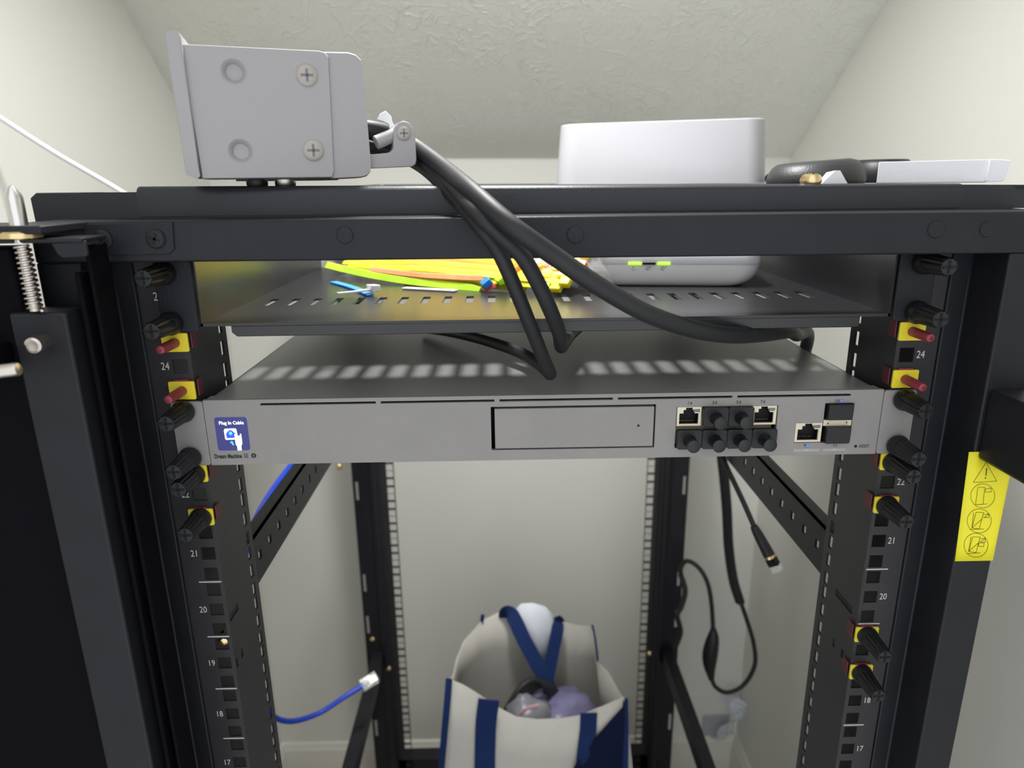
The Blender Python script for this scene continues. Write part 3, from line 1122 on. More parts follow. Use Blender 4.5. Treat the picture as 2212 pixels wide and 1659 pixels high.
vents = [grect(562, 874, 812, 875), grect(822, 869.5, 1068, 871), grect(1079, 865.5, 1324, 866.5), grect(1335, 862, 1582, 863.2), grect(1593, 858.5, 1838, 860)]
vents = [(a, b, gz1 - .0041, gz1 - .0026) for a, b, _, _ in vents]
bay = grect(1060, 879, 1413, 967)
blk = grect(1462, 880, 1673, 965)
pt9 = grect(1719, 915, 1774, 957)
sfp = grect(1783, 873, 1835, 957)
dot = GS(1379, 920)
rst = GS(1848, 965)
dots = []
m = MB().plate(gx0, gx1, gz0, gz1, YG, .0008, vents + [bay, blk, pt9, sfp])
fp = m.build('faceplate', 'alu', gw, bevel=.0004)
m = MB()
m.box(gx0 + .001, gx1 - .001, .0008, .255, gz1 - .0026, gz1 - .0014)
m.box(gx0 + .001, gx1 - .001, .0006, .009, gz1 - .0026, gz1 - .0002)
m.box(gx0 + .001, gx1 - .001, .0008, .255, gz0 + .0002, gz0 + .0014)
m.box(gx0 + .001, gx0 + .0022, .0008, .255, gz0, gz1 - .0014)
m.box(gx1 - .0022, gx1 - .001, .0008, .255, gz0, gz1 - .0014)
m.box(gx0 + .001, gx1 - .001, .254, .255, gz0, gz1 - .0014)
m.build('chassis', 'chassis', gw, bevel=.0003)
MB().box(gx0 + .003, gx1 - .003, .013, .014, gz0 + .002, gz1 - .003).build('inner_wall', 'void', gw)
for sx, xe in ((-1, gx0), (1, gx1)):
    a, b = sorted((xe + sx * .0002, sx * .2413))
    e = MB().prism(rrect(a, b, gz0 + .0003, gz1 - .0006, .0016, 3), -.0030, -.0004).build('ear', 'alu', gw, bevel=.0004)
# drive bay door
da = grect(1068, 883, 1410, 965)
MB().box(da[0], da[1], YG + .0002, .004, da[2] + .0002, da[3] - .0002).build('drive_door', 'alu', gw, bevel=.0003)
MB().lathe([(.0008, 0), (.0008, .00012)], (dot[0], YG + .0002, dot[1]), (0, -1, 0), 12).build('pin_hole', 'void', gw)
MB().lathe([(.0010, 0), (.0010, .00012)], (rst[0], YG, rst[1]), (0, -1, 0), 14).build('reset_hole', 'void', gw)
# screen
sc_ = grect(462, 900, 541, 971)
scr = MB().prism(rrect(sc_[0], sc_[1], sc_[2], sc_[3], .0018, 5), YG - .00025, YG).build('screen', 'screen', gw)
tag(scr, 'lit blue screen asking for a cable')


def scr3(u, v, w):           # pixels of the 1936x1659 close view of the screen
    t = (v - 250) / 1010
    x = sc_[0] + (sc_[1] - sc_[0]) * ((u - (265 + 105 * t)) / 1075)
    z = sc_[3] - (sc_[3] - sc_[2]) * t
    return Vector((x, YG - .0003 - w, z))


def flat(name, polys, m, par, lift):
    mb_ = MB()
    for p in polys:
        mb_.loft([[scr3(u, v, lift) for u, v in p], [scr3(u, v, lift + .00005) for u, v in p]])
    return mb_.build(name, m, par, smooth=0)


flat('socket_icon', [[(610, 590), (960, 585), (995, 605), (1020, 730), (1060, 900), (1040, 925), (650, 930), (615, 900), (580, 640)]], 'scr_white', scr, 0)
flat('socket_icon', [[(740, 640), (850, 635), (860, 668), (900, 668), (915, 712), (955, 712), (985, 870), (672, 878), (648, 720), (692, 715), (690, 672), (738, 668)]], 'scr_blue', scr, .00006)
flat('globe_icon', [[(805 + 58 * math.cos(a * math.pi / 10), 730 + 55 * math.sin(a * math.pi / 10)) for a in range(20)]], 'scr_cyan', scr, .00012)
flat('plug_icon', [[(925, 752), (962, 750), (985, 805), (1108, 805), (1118, 748), (1155, 748), (1185, 1020), (1180, 1065), (1150, 1115), (1160, 1255), (1020, 1258), (1010, 1125), (965, 1080)]], 'scr_white', scr, .00012)
flat('arrow_icon', [[(820, 965), (895, 1005), (870, 1022), (915, 1090), (860, 1095), (820, 1030), (765, 1020)]], 'scr_cyan', scr, .00006)
c = scr3(835, 420, 0)
text('screen_text', 'Plug In Cable', .0031, c + Vector((0, -.00005, 0)), 'scr_white', scr, 'CENTER', bold=.00008, sx=.98)
# printed lettering
x0, zt = GS(463, 985)
text('lettering', 'Dream Machine', .0040, (x0, YG - .00012, zt), 'ink', gw, bold=.00017, sx=.70)
x0, zt = GS(526.5, 984)
text('lettering', 'SE', .0040, (x0, YG - .00012, zt), 'ink', gw, bold=.00003, sx=.80)
cx, cz = GS(548, 983)
MB().lathe([(.0017, 0), (.0017, .0001)], (cx, YG, cz), (0, -1, 0), 20).build('logo', 'ink', gw)
strokes('logo', [[(cx + .0002, cz + .0011), (cx - .0006, cz - .0001), (cx + .0005, cz + .0001), (cx - .0003, cz - .0011)]], .0003, 'alu', gw, lambda u, v, w: Vector((u, YG - .00014 - w, v)))


def bolt_icon(x, z, s):
    return [(x + .3 * s, z + s), (x - .5 * s, z - .1 * s), (x + .1 * s, z - .1 * s), (x - .3 * s, z - s), (x + .5 * s, z + .1 * s), (x - .1 * s, z + .1 * s), (x + .3 * s, z + s)]


gm = lambda u, v, w: Vector((u, YG - .00008 - w, v))
for n, px, py in (('1', 1487, 872), ('3', 1541, 871), ('5', 1593, 870), ('7', 1645, 869.5), ('2', 1480, 967), ('4', 1535, 966), ('6', 1587, 966), ('8', 1639, 966)):
    x, z = GS(px, py)
    text('port_number', n, .0031, (x, YG - .0001, z), 'darkink', gw, 'CENTER', bold=.00009)
    strokes('power_mark', [bolt_icon(x + .0018, z, .0011)], .00028, 'darkink', gw, gm)
for n, px, py in (('10', 1808, 868), ('9', 1738, 963.5), ('11', 1804, 963)):
    x, z = GS(px, py)
    text('port_number', n, .0031, (x, YG - .0001, z), 'darkink', gw, 'CENTER', bold=.00009)
for px, py in ((1818, 868), (1745, 963.5)):
    x, z = GS(px, py)
    MB().lathe([(.00145, 0), (.00145, .0001)], (x, YG, z), (0, -1, 0), 18).build('globe_mark', 'blueink', gw)
    strokes('globe_mark', [[(x - .0009, z + .0003), (x + .0009, z + .0003)], [(x - .0009, z - .0004), (x + .0009, z - .0004)]], .0002, 'print', gw, lambda u, v, w: Vector((u, YG - .00012 - w, v)))
for r_, t_ in ((grect(1714, 971, 1769, 976), '2.5G'), (grect(1778, 970, 1826, 975), '10G')):
    zc = (r_[2] + r_[3]) / 2
    MB().box(r_[0], r_[1], YG - .00008, YG, zc - .0009, zc + .0009).build('speed_bar', 'lightink', gw, smooth=0)
    text('speed_text', t_, .0019, ((r_[0] + r_[1]) / 2, YG - .00014, zc), 'print', gw, 'CENTER')
x, z = GS(1855, 965)
text('lettering', 'RESET', .0029, (x, YG - .0001, z), 'darkink', gw, bold=.00009, sx=.9)

# RJ45 ports
def port(x0, x1, z0, z1, name='network_port'):
    w, h = x1 - x0, z1 - z0
    hs = [(x0 + .10 * w, x0 + .88 * w, z0 + .10 * h, z0 + .66 * h), (x0 + .26 * w, x0 + .72 * w, z0 + .5 * h, z0 + .84 * h), (x0 + .36 * w, x0 + .63 * w, z0 + .7 * h, z0 + .96 * h), (x0 + .66 * w, x0 + .93 * w, z0 + .72 * h, z0 + .88 * h)]
    p_ = MB().plate(x0, x1, z0, z1, YG + .0006, YG + .0018, hs).build(name, 'beige', gw, bevel=.0001)
    MB().plate(x0 + .0002, x1 - .0002, z0 + .0002, z1 - .0002, YG + .0019, YG + .0075, hs).build('socket_wall', 'void', p_)
    MB().box(x0 + .68 * w, x0 + .92 * w, YG + .0009, YG + .002, z0 + .73 * h, z0 + .87 * h).build('light_pipe', 'led_window', p_)
    cm = MB()
    for k in range(8):
        xx_ = x0 + w * (.2 + .075 * k)
        cm.box(xx_, xx_ + .0003, YG + .0052, YG + .0060, z0 + .12 * h, z0 + .2 * h)
    cm.build('contacts', 'brass', p_)
    MB().box(x0 + .02 * w, x1 - .02 * w, YG + .0072, YG + .0078, z0 + .05 * h, z1 - .02 * h).build('socket_back', 'void', p_)


bx0, bx1, bz0, bz1 = blk
cw = (bx1 - bx0 - .0008) / 4
mid = (bz0 + bz1) / 2 + .0006
plugs = []
for i in range(4):
    xa, xb = bx0 + .0004 + i * cw, bx0 + .0004 + (i + 1) * cw
    for row in (0, 1):
        za, zb_ = (mid + .0003, bz1 - .0003) if row == 0 else (bz0 + .0003, mid - .0003)
        if row == 0 and i in (0, 3):
            port(xa + .0002, xb - .0002, za, zb_)
        else:
            plugs.append((row, i, xa, xb, za, zb_))
port(pt9[0] + .0004, pt9[1] - .0004, pt9[2] + .0003, pt9[3] - .0003)
MB().box(bx0 + .0003, bx1 - .0003, YG + .0079, YG + .0100, bz0 + .0003, bz1 - .0003).build('port_cage', 'beige', gw)
zc = (sfp[2] + sfp[3]) / 2
MB().box(sfp[0] + .0004, sfp[1] - .0004, YG + .0005, YG + .004, zc - .0020, zc + .0020).build('port_cage', 'beige', gw)
strokes('arrow_mark', [[(sfp[0] + .003, zc - .0004), (sfp[0] + .004, zc - .0004)], [(sfp[0] + .0033, zc + .0001), (sfp[0] + .0037, zc + .0001)], [(sfp[1] - .004, zc + .0003), (sfp[1] - .003, zc + .0003)], [(sfp[1] - .0037, zc - .0002), (sfp[1] - .0033, zc - .0002)]], .0006, 'ink', gw, lambda u, v, w: Vector((u, YG + .0004 - w, v)))

# rubber dust plugs
dp = None
names = ['first', 'second', 'third', 'fourth']
for row, i, xa, xb, za, zb_ in plugs:
    cx, cz = (xa + xb) / 2 + .0003, (za + zb_) / 2 - (.0009 if row else -.0002)
    loc = Vector((cx, YG, cz))
    lab = f'black rubber dust plug in the {"upper" if row == 0 else "lower"} row, {names[i]} port column from the left'
    if dp is None:
        dp = thing('dust_plug', loc, lab, 'plug')
        hw, hh = cw / 2 + .0001, .0067
        m = MB()
        pr = [(-hw + .0014, -hh), (hw - .0014, -hh), (hw, -hh + .0014), (hw, hh - .001), (hw - .001, hh), (-hw + .001, hh), (-hw, hh - .001), (-hw, -hh + .0014)]
        m.loft([[loc + Vector((a, -.0030, b)) for a, b in pr], [loc + Vector((a, .0006, b)) for a, b in pr]])
        m.box(loc.x - .0055, loc.x + .0055, loc.y + .0006, loc.y + .0036, loc.z - .0035, loc.z + .0035)
        m.build('flange', 'plastic', dp, bevel=.0005)
        MB().lathe([(.0044, 0), (.0040, .0015), (.0030, .003), (.0028, .0062), (.0034, .0072), (.0043, .0080), (.0043, .0108), (.0036, .0112), (.0002, .0113)], loc + Vector((0, -.0028, -.0006)), (0, -1, 0), 24).build('knob', 'plastic', dp)
        tag(dp, None, None, 'rubber dust plugs in the ports')
    else:
        o = copy_tree(dp, loc)
        o['label'] = lab
for k, (r_, lab) in enumerate(((grect(1788, 874, 1836, 906), 'black square dust plug in the upper right slot port'), (grect(1783, 922, 1830, 956), 'black square dust plug in the lower right slot port'))):
    o = MB().prism(rrect(r_[0], r_[1], r_[2], r_[3], .0008, 3), YG - .0030, YG + .0030).build('dust_plug', 'plastic', bevel=.0004)
    tag(o, lab, 'plug', 'square dust plugs')

# ------------------------------------------------------------------ silver bracket on the lid
B0, B1 = pY(430, 385, -.012), pY(800, 382, .014)
be1 = Vector((B1.x - B0.x, B1.y - B0.y, 0)).normalized()
bn = Vector((-be1.y, be1.x, 0))        # points away from the camera
br = thing('mounting_bracket', (B0 + B1) / 2 + bn * .03 + Vector((0, 0, -.006)), 'silver metal bracket box with two screws and a cable clamp on the lid', 'bracket')
Q = lambda px, py, d=0.0: pP(px, py, B0 + bn * d, bn)


def arc_px(cx, cy, r, a0, a1, n=6):
    return [(cx + r * math.cos(math.radians(a0 + (a1 - a0) * k / n)), cy + r * math.sin(math.radians(a0 + (a1 - a0) * k / n))) for k in range(n + 1)]


hp = [(386, 94), (690, 109)] + [(703, 113), (710, 122)] + [(722, 372), (718, 384), (436, 387)]
m = MB()
fr = [Q(*p) for p in hp]
cen = sum(fr, Vector()) / len(fr)
m.loft([[cen + (p - cen) * .985 for p in fr], [p + bn * .0012 for p in fr], [p + bn * .050 for p in fr]])
hs_ = m.build('housing', 'bracket', br, smooth=30)
# countersunk empty screw seats
cut = MB()
for px, py in ((505, 155), (520, 327)):
    c = Q(px, py)
    cut.lathe([(.0100, -.004), (.0072, -.0001), (.0060, .0006), (.0046, .0028), (.0044, .0034)], c, bn, 28)
co = cut.build('cutter', 'bracket', br)
md = hs_.modifiers.new('b', 'BOOLEAN')
md.object = co
md.operation = 'DIFFERENCE'
md.solver = 'EXACT'
bpy.context.view_layer.update()
nm = bpy.data.meshes.new_from_object(hs_.evaluated_get(bpy.context.evaluated_depsgraph_get()))
hs_.modifiers.clear()
hs_.data = nm
nm.polygons.foreach_set('use_smooth', [True] * len(nm.polygons))
nm.set_sharp_from_angle(angle=math.radians(30))
bpy.data.objects.remove(co)
cp = [(700, 111)] + [(752, 112), (768, 117), (780, 128), (784, 142)] + [(802, 358), (800, 372), (792, 381), (780, 384)] + [(716, 387)]
m = MB()
fr = [Q(*p, .0018) for p in cp]
cen = sum(fr, Vector()) / len(fr)
m.loft([[cen + (p - cen) * .98 for p in fr], [p + bn * .0014 for p in fr], [p + bn * .046 for p in fr]])
m.build('end_cover', 'bracket', br, smooth=30)
wp = [(354, 74), (358, 67), (368, 65), (384, 66), (390, 74), (432, 380), (426, 386), (402, 378)]
m = MB()
fr = [Q(*p, -.003) for p in wp]
cen = sum(fr, Vector()) / len(fr)
m.loft([[cen + (p - cen) * .9 for p in fr], [p + bn * .0008 for p in fr], [p + bn * .056 for p in fr]])
m.build('wall_plate', 'bracket', br, smooth=50)
for px, py in ((663, 163), (677, 325)):
    cross_screw('screw', Q(px, py), .0060, 'dull', br, slot=MT['greyink'], ax=-bn, h=.0018, rot=.8)
ap = [(796, 364), (890, 360), (898, 355), (900, 345), (897, 290), (893, 276), (884, 265), (872, 261), (860, 265), (852, 276), (850, 290), (850, 318), (846, 327), (838, 330), (797, 334)]
m = MB()
fr = [Q(*p, .006) for p in ap]
m.loft([fr, [p + bn * .010 for p in fr]])
m.build('clamp_arm', 'bracket', br, smooth=40, bevel=.0005)
m = MB()
m.tube([Q(812, 308, .010), Q(850, 292, .012), Q(866, 284, .012)], .0042, 12, 4)
m.build('clamp_bar', 'bracket', br)
cross_screw('screw', Q(872, 288, .006), .0043, 'dull', br, slot=MT['greyink'], ax=-bn, h=.0014, rot=.8)
# dark base and feet under it
q = [Q(*p, .004) for p in ((455, 387), (740, 386), (700, 390), (640, 394), (520, 395))]
zl_ = zlid(B0.x + .04)
m = MB()
cb = (B0 + B1) / 2 + bn * .028
m.ext([cb + be1 * a + bn * b_ + Vector((0, 0, B0.z - cb.z + .0004)) for a, b_ in ((-.030, -.012), (.030, -.012), (.022, .014), (-.022, .014))], (0, 0, -.0022))
m.build('base_pad', 'plastic', br)
for px in (555, 616):
    c = Q(px, 390, .020)
    zt_ = zlid(c.x)
    MB().lathe([(.0060, 0), (.0064, .0008), (.0064, B0.z - zt_ - .001), (.004, B0.z - zt_ + .0006)], (c.x, c.y, zt_), (0, 0, 1), 20).build('foot', 'plastic' if px < 600 else 'nickel', br)
# white tie tail in the clamp
m = MB()
m.ext([Q(*p, .013) for p in ((815, 258), (822, 245), (833, 239), (846, 252), (847, 262), (853, 272), (850, 290), (843, 285), (840, 268), (828, 262))], bn * .0035)
o = m.build('cable_tie', 'tie_white', bevel=.0004)
tag(o, 'white cable tie end sticking up behind the silver bracket clamp', 'cable tie')

# ------------------------------------------------------------------ black cables
def cable(name, pts, r, m, label, group=None, n=14):
    o = MB().tube(pts, r, n, 10).build(name, m, smooth=80)
    return tag(o, label, 'cable', group)


GB = 'black cables from the silver bracket'
cable('black_cable', [Q(770, 276, .022), Q(800, 278, .020), Q(850, 290, .026), Q(890, 312, .025), pY(922, 334, .034), pY(966, 368, .006), pY(1020, 414, -.046), pY(1100, 484, -.072), pY(1200, 555, -.070), pY(1300, 622, -.066), pY(1400, 678, -.058), pY(1500, 712, -.042), pY(1580, 724, -.018), pY(1650, 722, .02), pY(1705, 716, .06), pY(1722, 724, .10), (.220, .122, .0345), (.2295, .138, .024), (.2315, .150, .0), (.232, .158, -.02)], .0051, 'rubber', 'thick black cable sagging right from the bracket across the shelf', GB)
cable('black_cable', [Q(790, 300, .030), Q(850, 318, .034), Q(895, 340, .034), pY(925, 360, .036), pY(968, 392, .008), pY(1020, 450, -.054), pY(1075, 503, -.062), pY(1125, 550, -.060), pY(1160, 608, -.054), pY(1188, 668, -.045), pY(1208, 720, -.026), pY(1212, 748, .004), pY(1218, 742, .035), pY(1232, 724, .085), pY(1250, 708, .14)], .0044, 'rubber', 'black cable hanging from the bracket, short one curling back under the shelf', GB)
cable('black_cable', [Q(790, 315, .026), Q(850, 335, .030), Q(885, 345, .030), pY(922, 368, .034), pY(966, 410, .006), pY(1030, 482, -.048), pY(1072, 535, -.051), pY(1100, 592, -.048), pY(1125, 652, -.042), pY(1150, 715, -.032), pY(1172, 770, -.018), pY(1188, 806, .002), pY(1180, 800, .022), pY(1160, 783, .045), pY(1120, 760, .075), pY(1050, 736, .115), pY(980, 719, .160), pY(918, 709, .195)], .0043, 'rubber', 'black cable hanging lowest onto the silver unit and bending back left', GB)

# ------------------------------------------------------------------ things on top of the cabinet
def top_z(x):
    return zlid(x)


# white tapered box
wa, wb = pY(1198, 397, .345), pY(1661, 392, .310)
we1 = Vector((wb.x - wa.x, wb.y - wa.y, 0)).normalized()
we3 = Vector((-we1.y, we1.x, 0))
wl = (wb - wa).to_2d().length
Tw = Matrix((we1, we3, Vector((0, 0, 1)))).transposed().to_4x4()
zt = top_z(wa.x + .1) - .0006
Tw.translation = Vector((wa.x, wa.y, zt))
hL, hR = pY(1207, 268, .345).z - zt, pY(1662, 252, .310).z - zt
m = MB(Tw)
rings = []
wd_ = .11
for f, ins in ((0, 0), (.985, .0042), (1.0, .0058)):
    rg = []
    for a, b_ in rrect(ins, wl - ins, ins, wd_ - ins, .022, 7):
        rg.append((a, b_, (hL + (hR - hL) * a / wl) * f))
    rings.append(rg)
m.loft(rings)
tag(m.build('plastic_box', 'white', smooth=50), 'plain white rounded box with tapered sides standing on top of the rack', 'box')

# black headset lying behind the brass screw
hx = pY(1795, 385, .16)
hs0 = thing('headset', (hx.x, .19, top_z(hx.x)), 'black padded headset lying on the rack behind the white tray', 'headset')
hw = (pY(1900, 350, .16).x - pY(1690, 380, .16).x) / 2
zt = top_z(hx.x) - .0006
hh = pY(1800, 345, .16).z - zt
m = MB()
rings = []
for r_, h in ((1.0, 0), (1.03, .2), (1.0, .45), (.92, .75), (.82, .93), (.66, 1.0), (.5, .96), (.42, .8), (.05, .7)):
    rings.append([(hx.x + hw * r_ * math.cos(2 * math.pi * k / 36), .19 + hw * .95 * r_ * math.sin(2 * math.pi * k / 36), zt + hh * h * (1 + .09 * math.cos(2 * math.pi * k / 36))) for k in range(36)])
m.loft(rings)
m.build('ear_pad', 'grille', hs0, smooth=60)
c2 = pY(1950, 348, .20)
m = MB()
rings = []
for r_, h in ((1.0, 0), (1.02, .3), (.96, .8), (.8, 1.0), (.1, 1.02)):
    rings.append([(c2.x + .026 * r_ * math.cos(2 * math.pi * k / 28), .235 + .03 * r_ * math.sin(2 * math.pi * k / 28), zt + (c2.z - zt + .0022) * h) for k in range(28)])
m.loft(rings)
m.build('ear_cup', 'plastic', hs0, smooth=60)
c3 = pY(1670, 378, .19)
MB().tube([(hx.x - hw * .9, .20, zt + .005), (pY(1676, 383, .24).x, .24, zt + .005), (pY(1686, 383, .29).x, .29, zt + .005), (hx.x + .02, .32, zt + .005), (c2.x, .30, zt + .006), (c2.x, .25, zt + .008)], .0046, 10, 5).build('headband', 'plastic', hs0)

# white open tray, turned so that its right end comes forward over the ledge
ta, tb = pY(1894, 387, .045), pY(2129, 393, .010)
zt = top_z(.20) - .0002
te1 = Vector((tb.x - ta.x, tb.y - ta.y, 0)).normalized()
te3 = Vector((-te1.y, te1.x, 0))
tl = (tb - ta).to_2d().length
Tt = Matrix((te1, te3, Vector((0, 0, 1)))).transposed().to_4x4()
Tt.translation = Vector((ta.x, ta.y, zt))
th_ = pP(1896, 350, Vector((ta.x, ta.y, zt)), te3).z - zt
tray = thing('paper_tray', Tt @ Vector((tl / 2, .02, 0)), 'shallow white open cardboard tray on the right end of the rack top', 'tray')
T_ = .0009
m = MB(Tt)
m.box(0, tl, 0, T_, 0, th_)
m.box(0, tl, .045 - T_, .045, 0, th_)
m.box(0, T_, T_, .045 - T_, 0, th_)
m.box(0, tl, 0, .045, 0, T_)
m.build('tray_body', 'card', tray, bevel=.0003)
fe = Tt.inverted() @ pP(2184, 346, Vector((ta.x, ta.y, zt)), te3)
m = MB(Tt)
m.prism([(tl - .0002, .0012), (tl + .0004, th_ + .0002), (fe.x, fe.z), (fe.x - .0012, .0030), (fe.x - .0025, .0006), (tl + .002, .0003)], -.0012, -.0004)
m.build('end_flap', 'card', tray, bevel=.0003)

# brass screw and paper scrap
p = pY(1752, 388, .014)
sc = thing('loose_screw', (p.x, .014, top_z(p.x)), 'loose gold-coloured screw standing head up on the rack lid', 'screw')
zt = top_z(p.x)
MB().lathe([(.0060, 0), (.0065, .0012), (.0064, .0028), (.0052, .0052), (.0030, .0062), (.0001, .0064)], (p.x, .014, zt), (0, 0, 1), 28).build('screw_head', 'brass', sc)
m = MB()
for a, b_ in ((.003, .0006), (.0006, .003)):
    m.box(p.x - a, p.x + a, 0.014 - b_, .014 + b_, zt + .0058, zt + .00645)
m.build('cross_slot', 'void', sc, smooth=0)
a, b_, c = pY(1776, 388, .022), pY(1832, 387, .022), pY(1815, 368, .022)
zt = top_z(a.x)
a.z = b_.z = zt
m = MB().loft([[a, b_, c, c + Vector((-.003, 0, 0))], [a + Vector((.002, .012, 0)), b_ + Vector((.002, .012, 0)), c + Vector((0, .010, -.001)), c + Vector((-.004, .010, -.001))]])
tag(m.build('paper_scrap', 'card', smooth=0), 'small folded white paper scrap beside the loose gold screw', 'paper')

# thin white cable at the upper left
cable('white_cable', [pX(-60, 212, XL + .006), pX(0, 254, XL + .022), pX(120, 331, XL + .065), pX(262, 414, XL + .12), pX(330, 462, XL + .16)], .0027, 'whitecable', 'thin white cable slanting down the left wall to the rack top')

# ------------------------------------------------------------------ blue network cable
bl = thing('network_cable', pY(690, 1535, .46), 'blue network cable with a clear plug looping behind the left rail', 'cable')
path = [pY(690, 900, .50), pY(660, 968, .46), pY(625, 1010, .40), pY(582, 1070, .34), pY(548, 1135, .30), pY(525, 1230, .28), pY(525, 1360, .30), pY(545, 1480, .34), pY(585, 1543, .39), pY(630, 1558, .42), pY(690, 1540, .45), pY(745, 1505, .47), pY(788, 1478, .49)]
MB().tube(path, .0040, 12, 8).build('sheath', 'bluecable', bl)


def rj45(par, p, d, up, m, L=.021, w=.0058, h=.004):
    d = d.normalized()
    up = (up - d * up.dot(d)).normalized()
    sd = d.cross(up)
    mm = MB()
    mm.hexa([p + sd * a * w + up * b * h for a, b in ((-1, -1), (1, -1), (1, 1), (-1, 1))], [p + d * L + sd * a * w + up * b * h for a, b in ((-1, -1), (1, -1), (1, 1), (-1, 1))])
    mm.hexa([p + d * L * .1 + sd * a * w * .45 + up * (h + b) for a, b in ((-1, .003), (1, .003), (1, .004), (-1, .004))], [p + d * L * .9 + sd * a * w * .45 + up * (h + b) for a, b in ((-1, 0), (1, 0), (1, .001), (-1, .001))])
    return mm.build('plug', m, par, bevel=.0005)


d = path[-1] - path[-2]
rj45(bl, path[-1] - d.normalized() * .006, d, Vector((-.3, -.8, .6)), 'clear', .027, .0085, .006)['label'] = 'clear plastic plug'
MB().strip([path[-1] + d.normalized() * t_ for t_ in (.008, .014, .0195)], .0080, .0015, (-.3, -.8, .6), 2).build('contacts', 'brass', bl)

# ------------------------------------------------------------------ black network cable over the right brace
bk = thing('network_cable', pY(1640, 1150, .27), 'black network cable with a clear gold-banded plug over the right brace', 'cable')
path = [pY(1530, 930, .33), pY(1556, 980, .31), pY(1580, 1030, .29), pY(1606, 1085, .275), pY(1630, 1140, .265)]
MB().tube(path, .0029, 12, 8).build('sheath', 'rubber', bk)
d = (pY(1662, 1200, .255) - path[-1])
dn = d.normalized()
MB().tube([path[-1] - dn * .002, path[-1] + dn * .008, path[-1] + d], lambda t_: .0042 + .0024 * t_, 12, 4).build('boot', 'plastic', bk)
p = path[-1] + d
MB().tube([p - dn * .0005, p + dn * .0025], .0067, 12, 1).build('gold_band', 'brass', bk)
rj45(bk, p + dn * .002, dn, Vector((-.6, -.7, .2)), 'void', .010, .0058, .004)
rj45(bk, p + dn * .012, dn, Vector((-.6, -.7, .2)), 'clear', .008, .0058, .004)

# ------------------------------------------------------------------ coiled power cord at the right rear upright
pc = thing('power_cord', pY(1560, 1400, .64), 'black coiled power cord with an inline switch hanging by the right rear upright', 'cord')
path = [pY(1466, 1235, .665), pY(1482, 1212, .66), pY(1508, 1225, .65), pY(1528, 1258, .64), pY(1537, 1305, .64), pY(1541, 1368, .64)]
MB().tube(path, .0040, 10, 8).build('cord', 'rubber', pc)
path = [pY(1536, 1462, .64), pY(1546, 1484, .64), pY(1572, 1496, .64), pY(1606, 1480, .64), pY(1630, 1438, .64), pY(1628, 1390, .64), pY(1612, 1335, .64), pY(1596, 1290, .64)]
MB().tube(path, .0040, 10, 8).build('cord', 'rubber', pc)
path = [pY(1541, 1358, .64), pY(1540, 1378, .64), pY(1534, 1412, .64), pY(1533, 1440, .64), pY(1537, 1468, .64)]
MB().tube(path, lambda t_: .0052 + .0085 * math.sin(math.pi * min(1, max(0, t_))) ** 1.2, 12, 8).build('inline_switch', 'plastic', pc, smooth=60)
path = [pY(1599, 1302, .64), pY(1584, 1252, .64), pY(1574, 1180, .64), pY(1570, 1100, .64), pY(1564, 1030, .64), pY(1556, 960, .64), pY(1545, 880, .64), pY(1540, 820, .66)]
P_ = spline(path, 30)
coil = []
T_n = 95
for k in range(T_n * 8 + 1):
    t_ = k / (T_n * 8) * (len(P_) - 1)
    i0 = min(int(t_), len(P_) - 2)
    c = P_[i0].lerp(P_[i0 + 1], t_ - i0)
    a = 2 * math.pi * k / 8
    coil.append(c + Vector((math.cos(a) * .0068, math.sin(a) * .0068, 0)))
MB().tube(coil, .0024, 6, 1).build('coil', 'rubber', pc)
MB().tube(path, .0055, 8, 4).build('coil_core', 'rubber', pc)
cable('cable_loop', [pY(1470, 1240, .66), pY(1480, 1275, .655), pY(1472, 1310, .655), pY(1463, 1330, .655), pY(1470, 1365, .66), pY(1458, 1400, .665)], .0048, 'rubber', 'black cable bundle tied along the right rear upright')

# ------------------------------------------------------------------ wall plate and twisted plastic by the right corner
a, b_ = pY(1519, 1548, YB - .006), pY(1572, 1603, YB - .006)
ol = thing('wall_outlet', ((a.x + b_.x) / 2, YB, b_.z), 'white outlet plate on the back wall above the baseboard', 'outlet')
MB().box(a.x, b_.x, YB - .006, YB, b_.z, a.z).build('plate', 'white', ol, bevel=.002)
m = MB()
m.box((a.x + b_.x) / 2 - .009, (a.x + b_.x) / 2 + .009, YB - .008, YB - .005, b_.z + .012, a.z - .012)
m.build('socket', 'white', ol, bevel=.001)
tp = [pY(1555, 1598, .845), pY(1572, 1572, .83), pY(1596, 1540, .82), pY(1585, 1515, .82), pY(1560, 1510, .82)]
m = MB()
Pm = spline(tp, 5)
rings = []
for i, p in enumerate(Pm):
    w_ = .012 + .016 * math.sin(math.pi * i / (len(Pm) - 1)) + .004 * math.sin(i * 2.3)
    a_ = i * .22
    rings.append([p + Vector((w_ * math.cos(a_) + .0018 * math.sin(5 * k), .006 * math.sin(k * 1.7 + i), (k - 2) * .001)) * (k - 2) * .5 for k in range(5)])
m.loft(rings, False, False, closed=False)
o = m.build('plastic_wrapper', 'haze', smooth=30, solid=.0004)
tag(o, 'twisted white plastic wrapper hanging beside the outlet plate', 'wrapper')

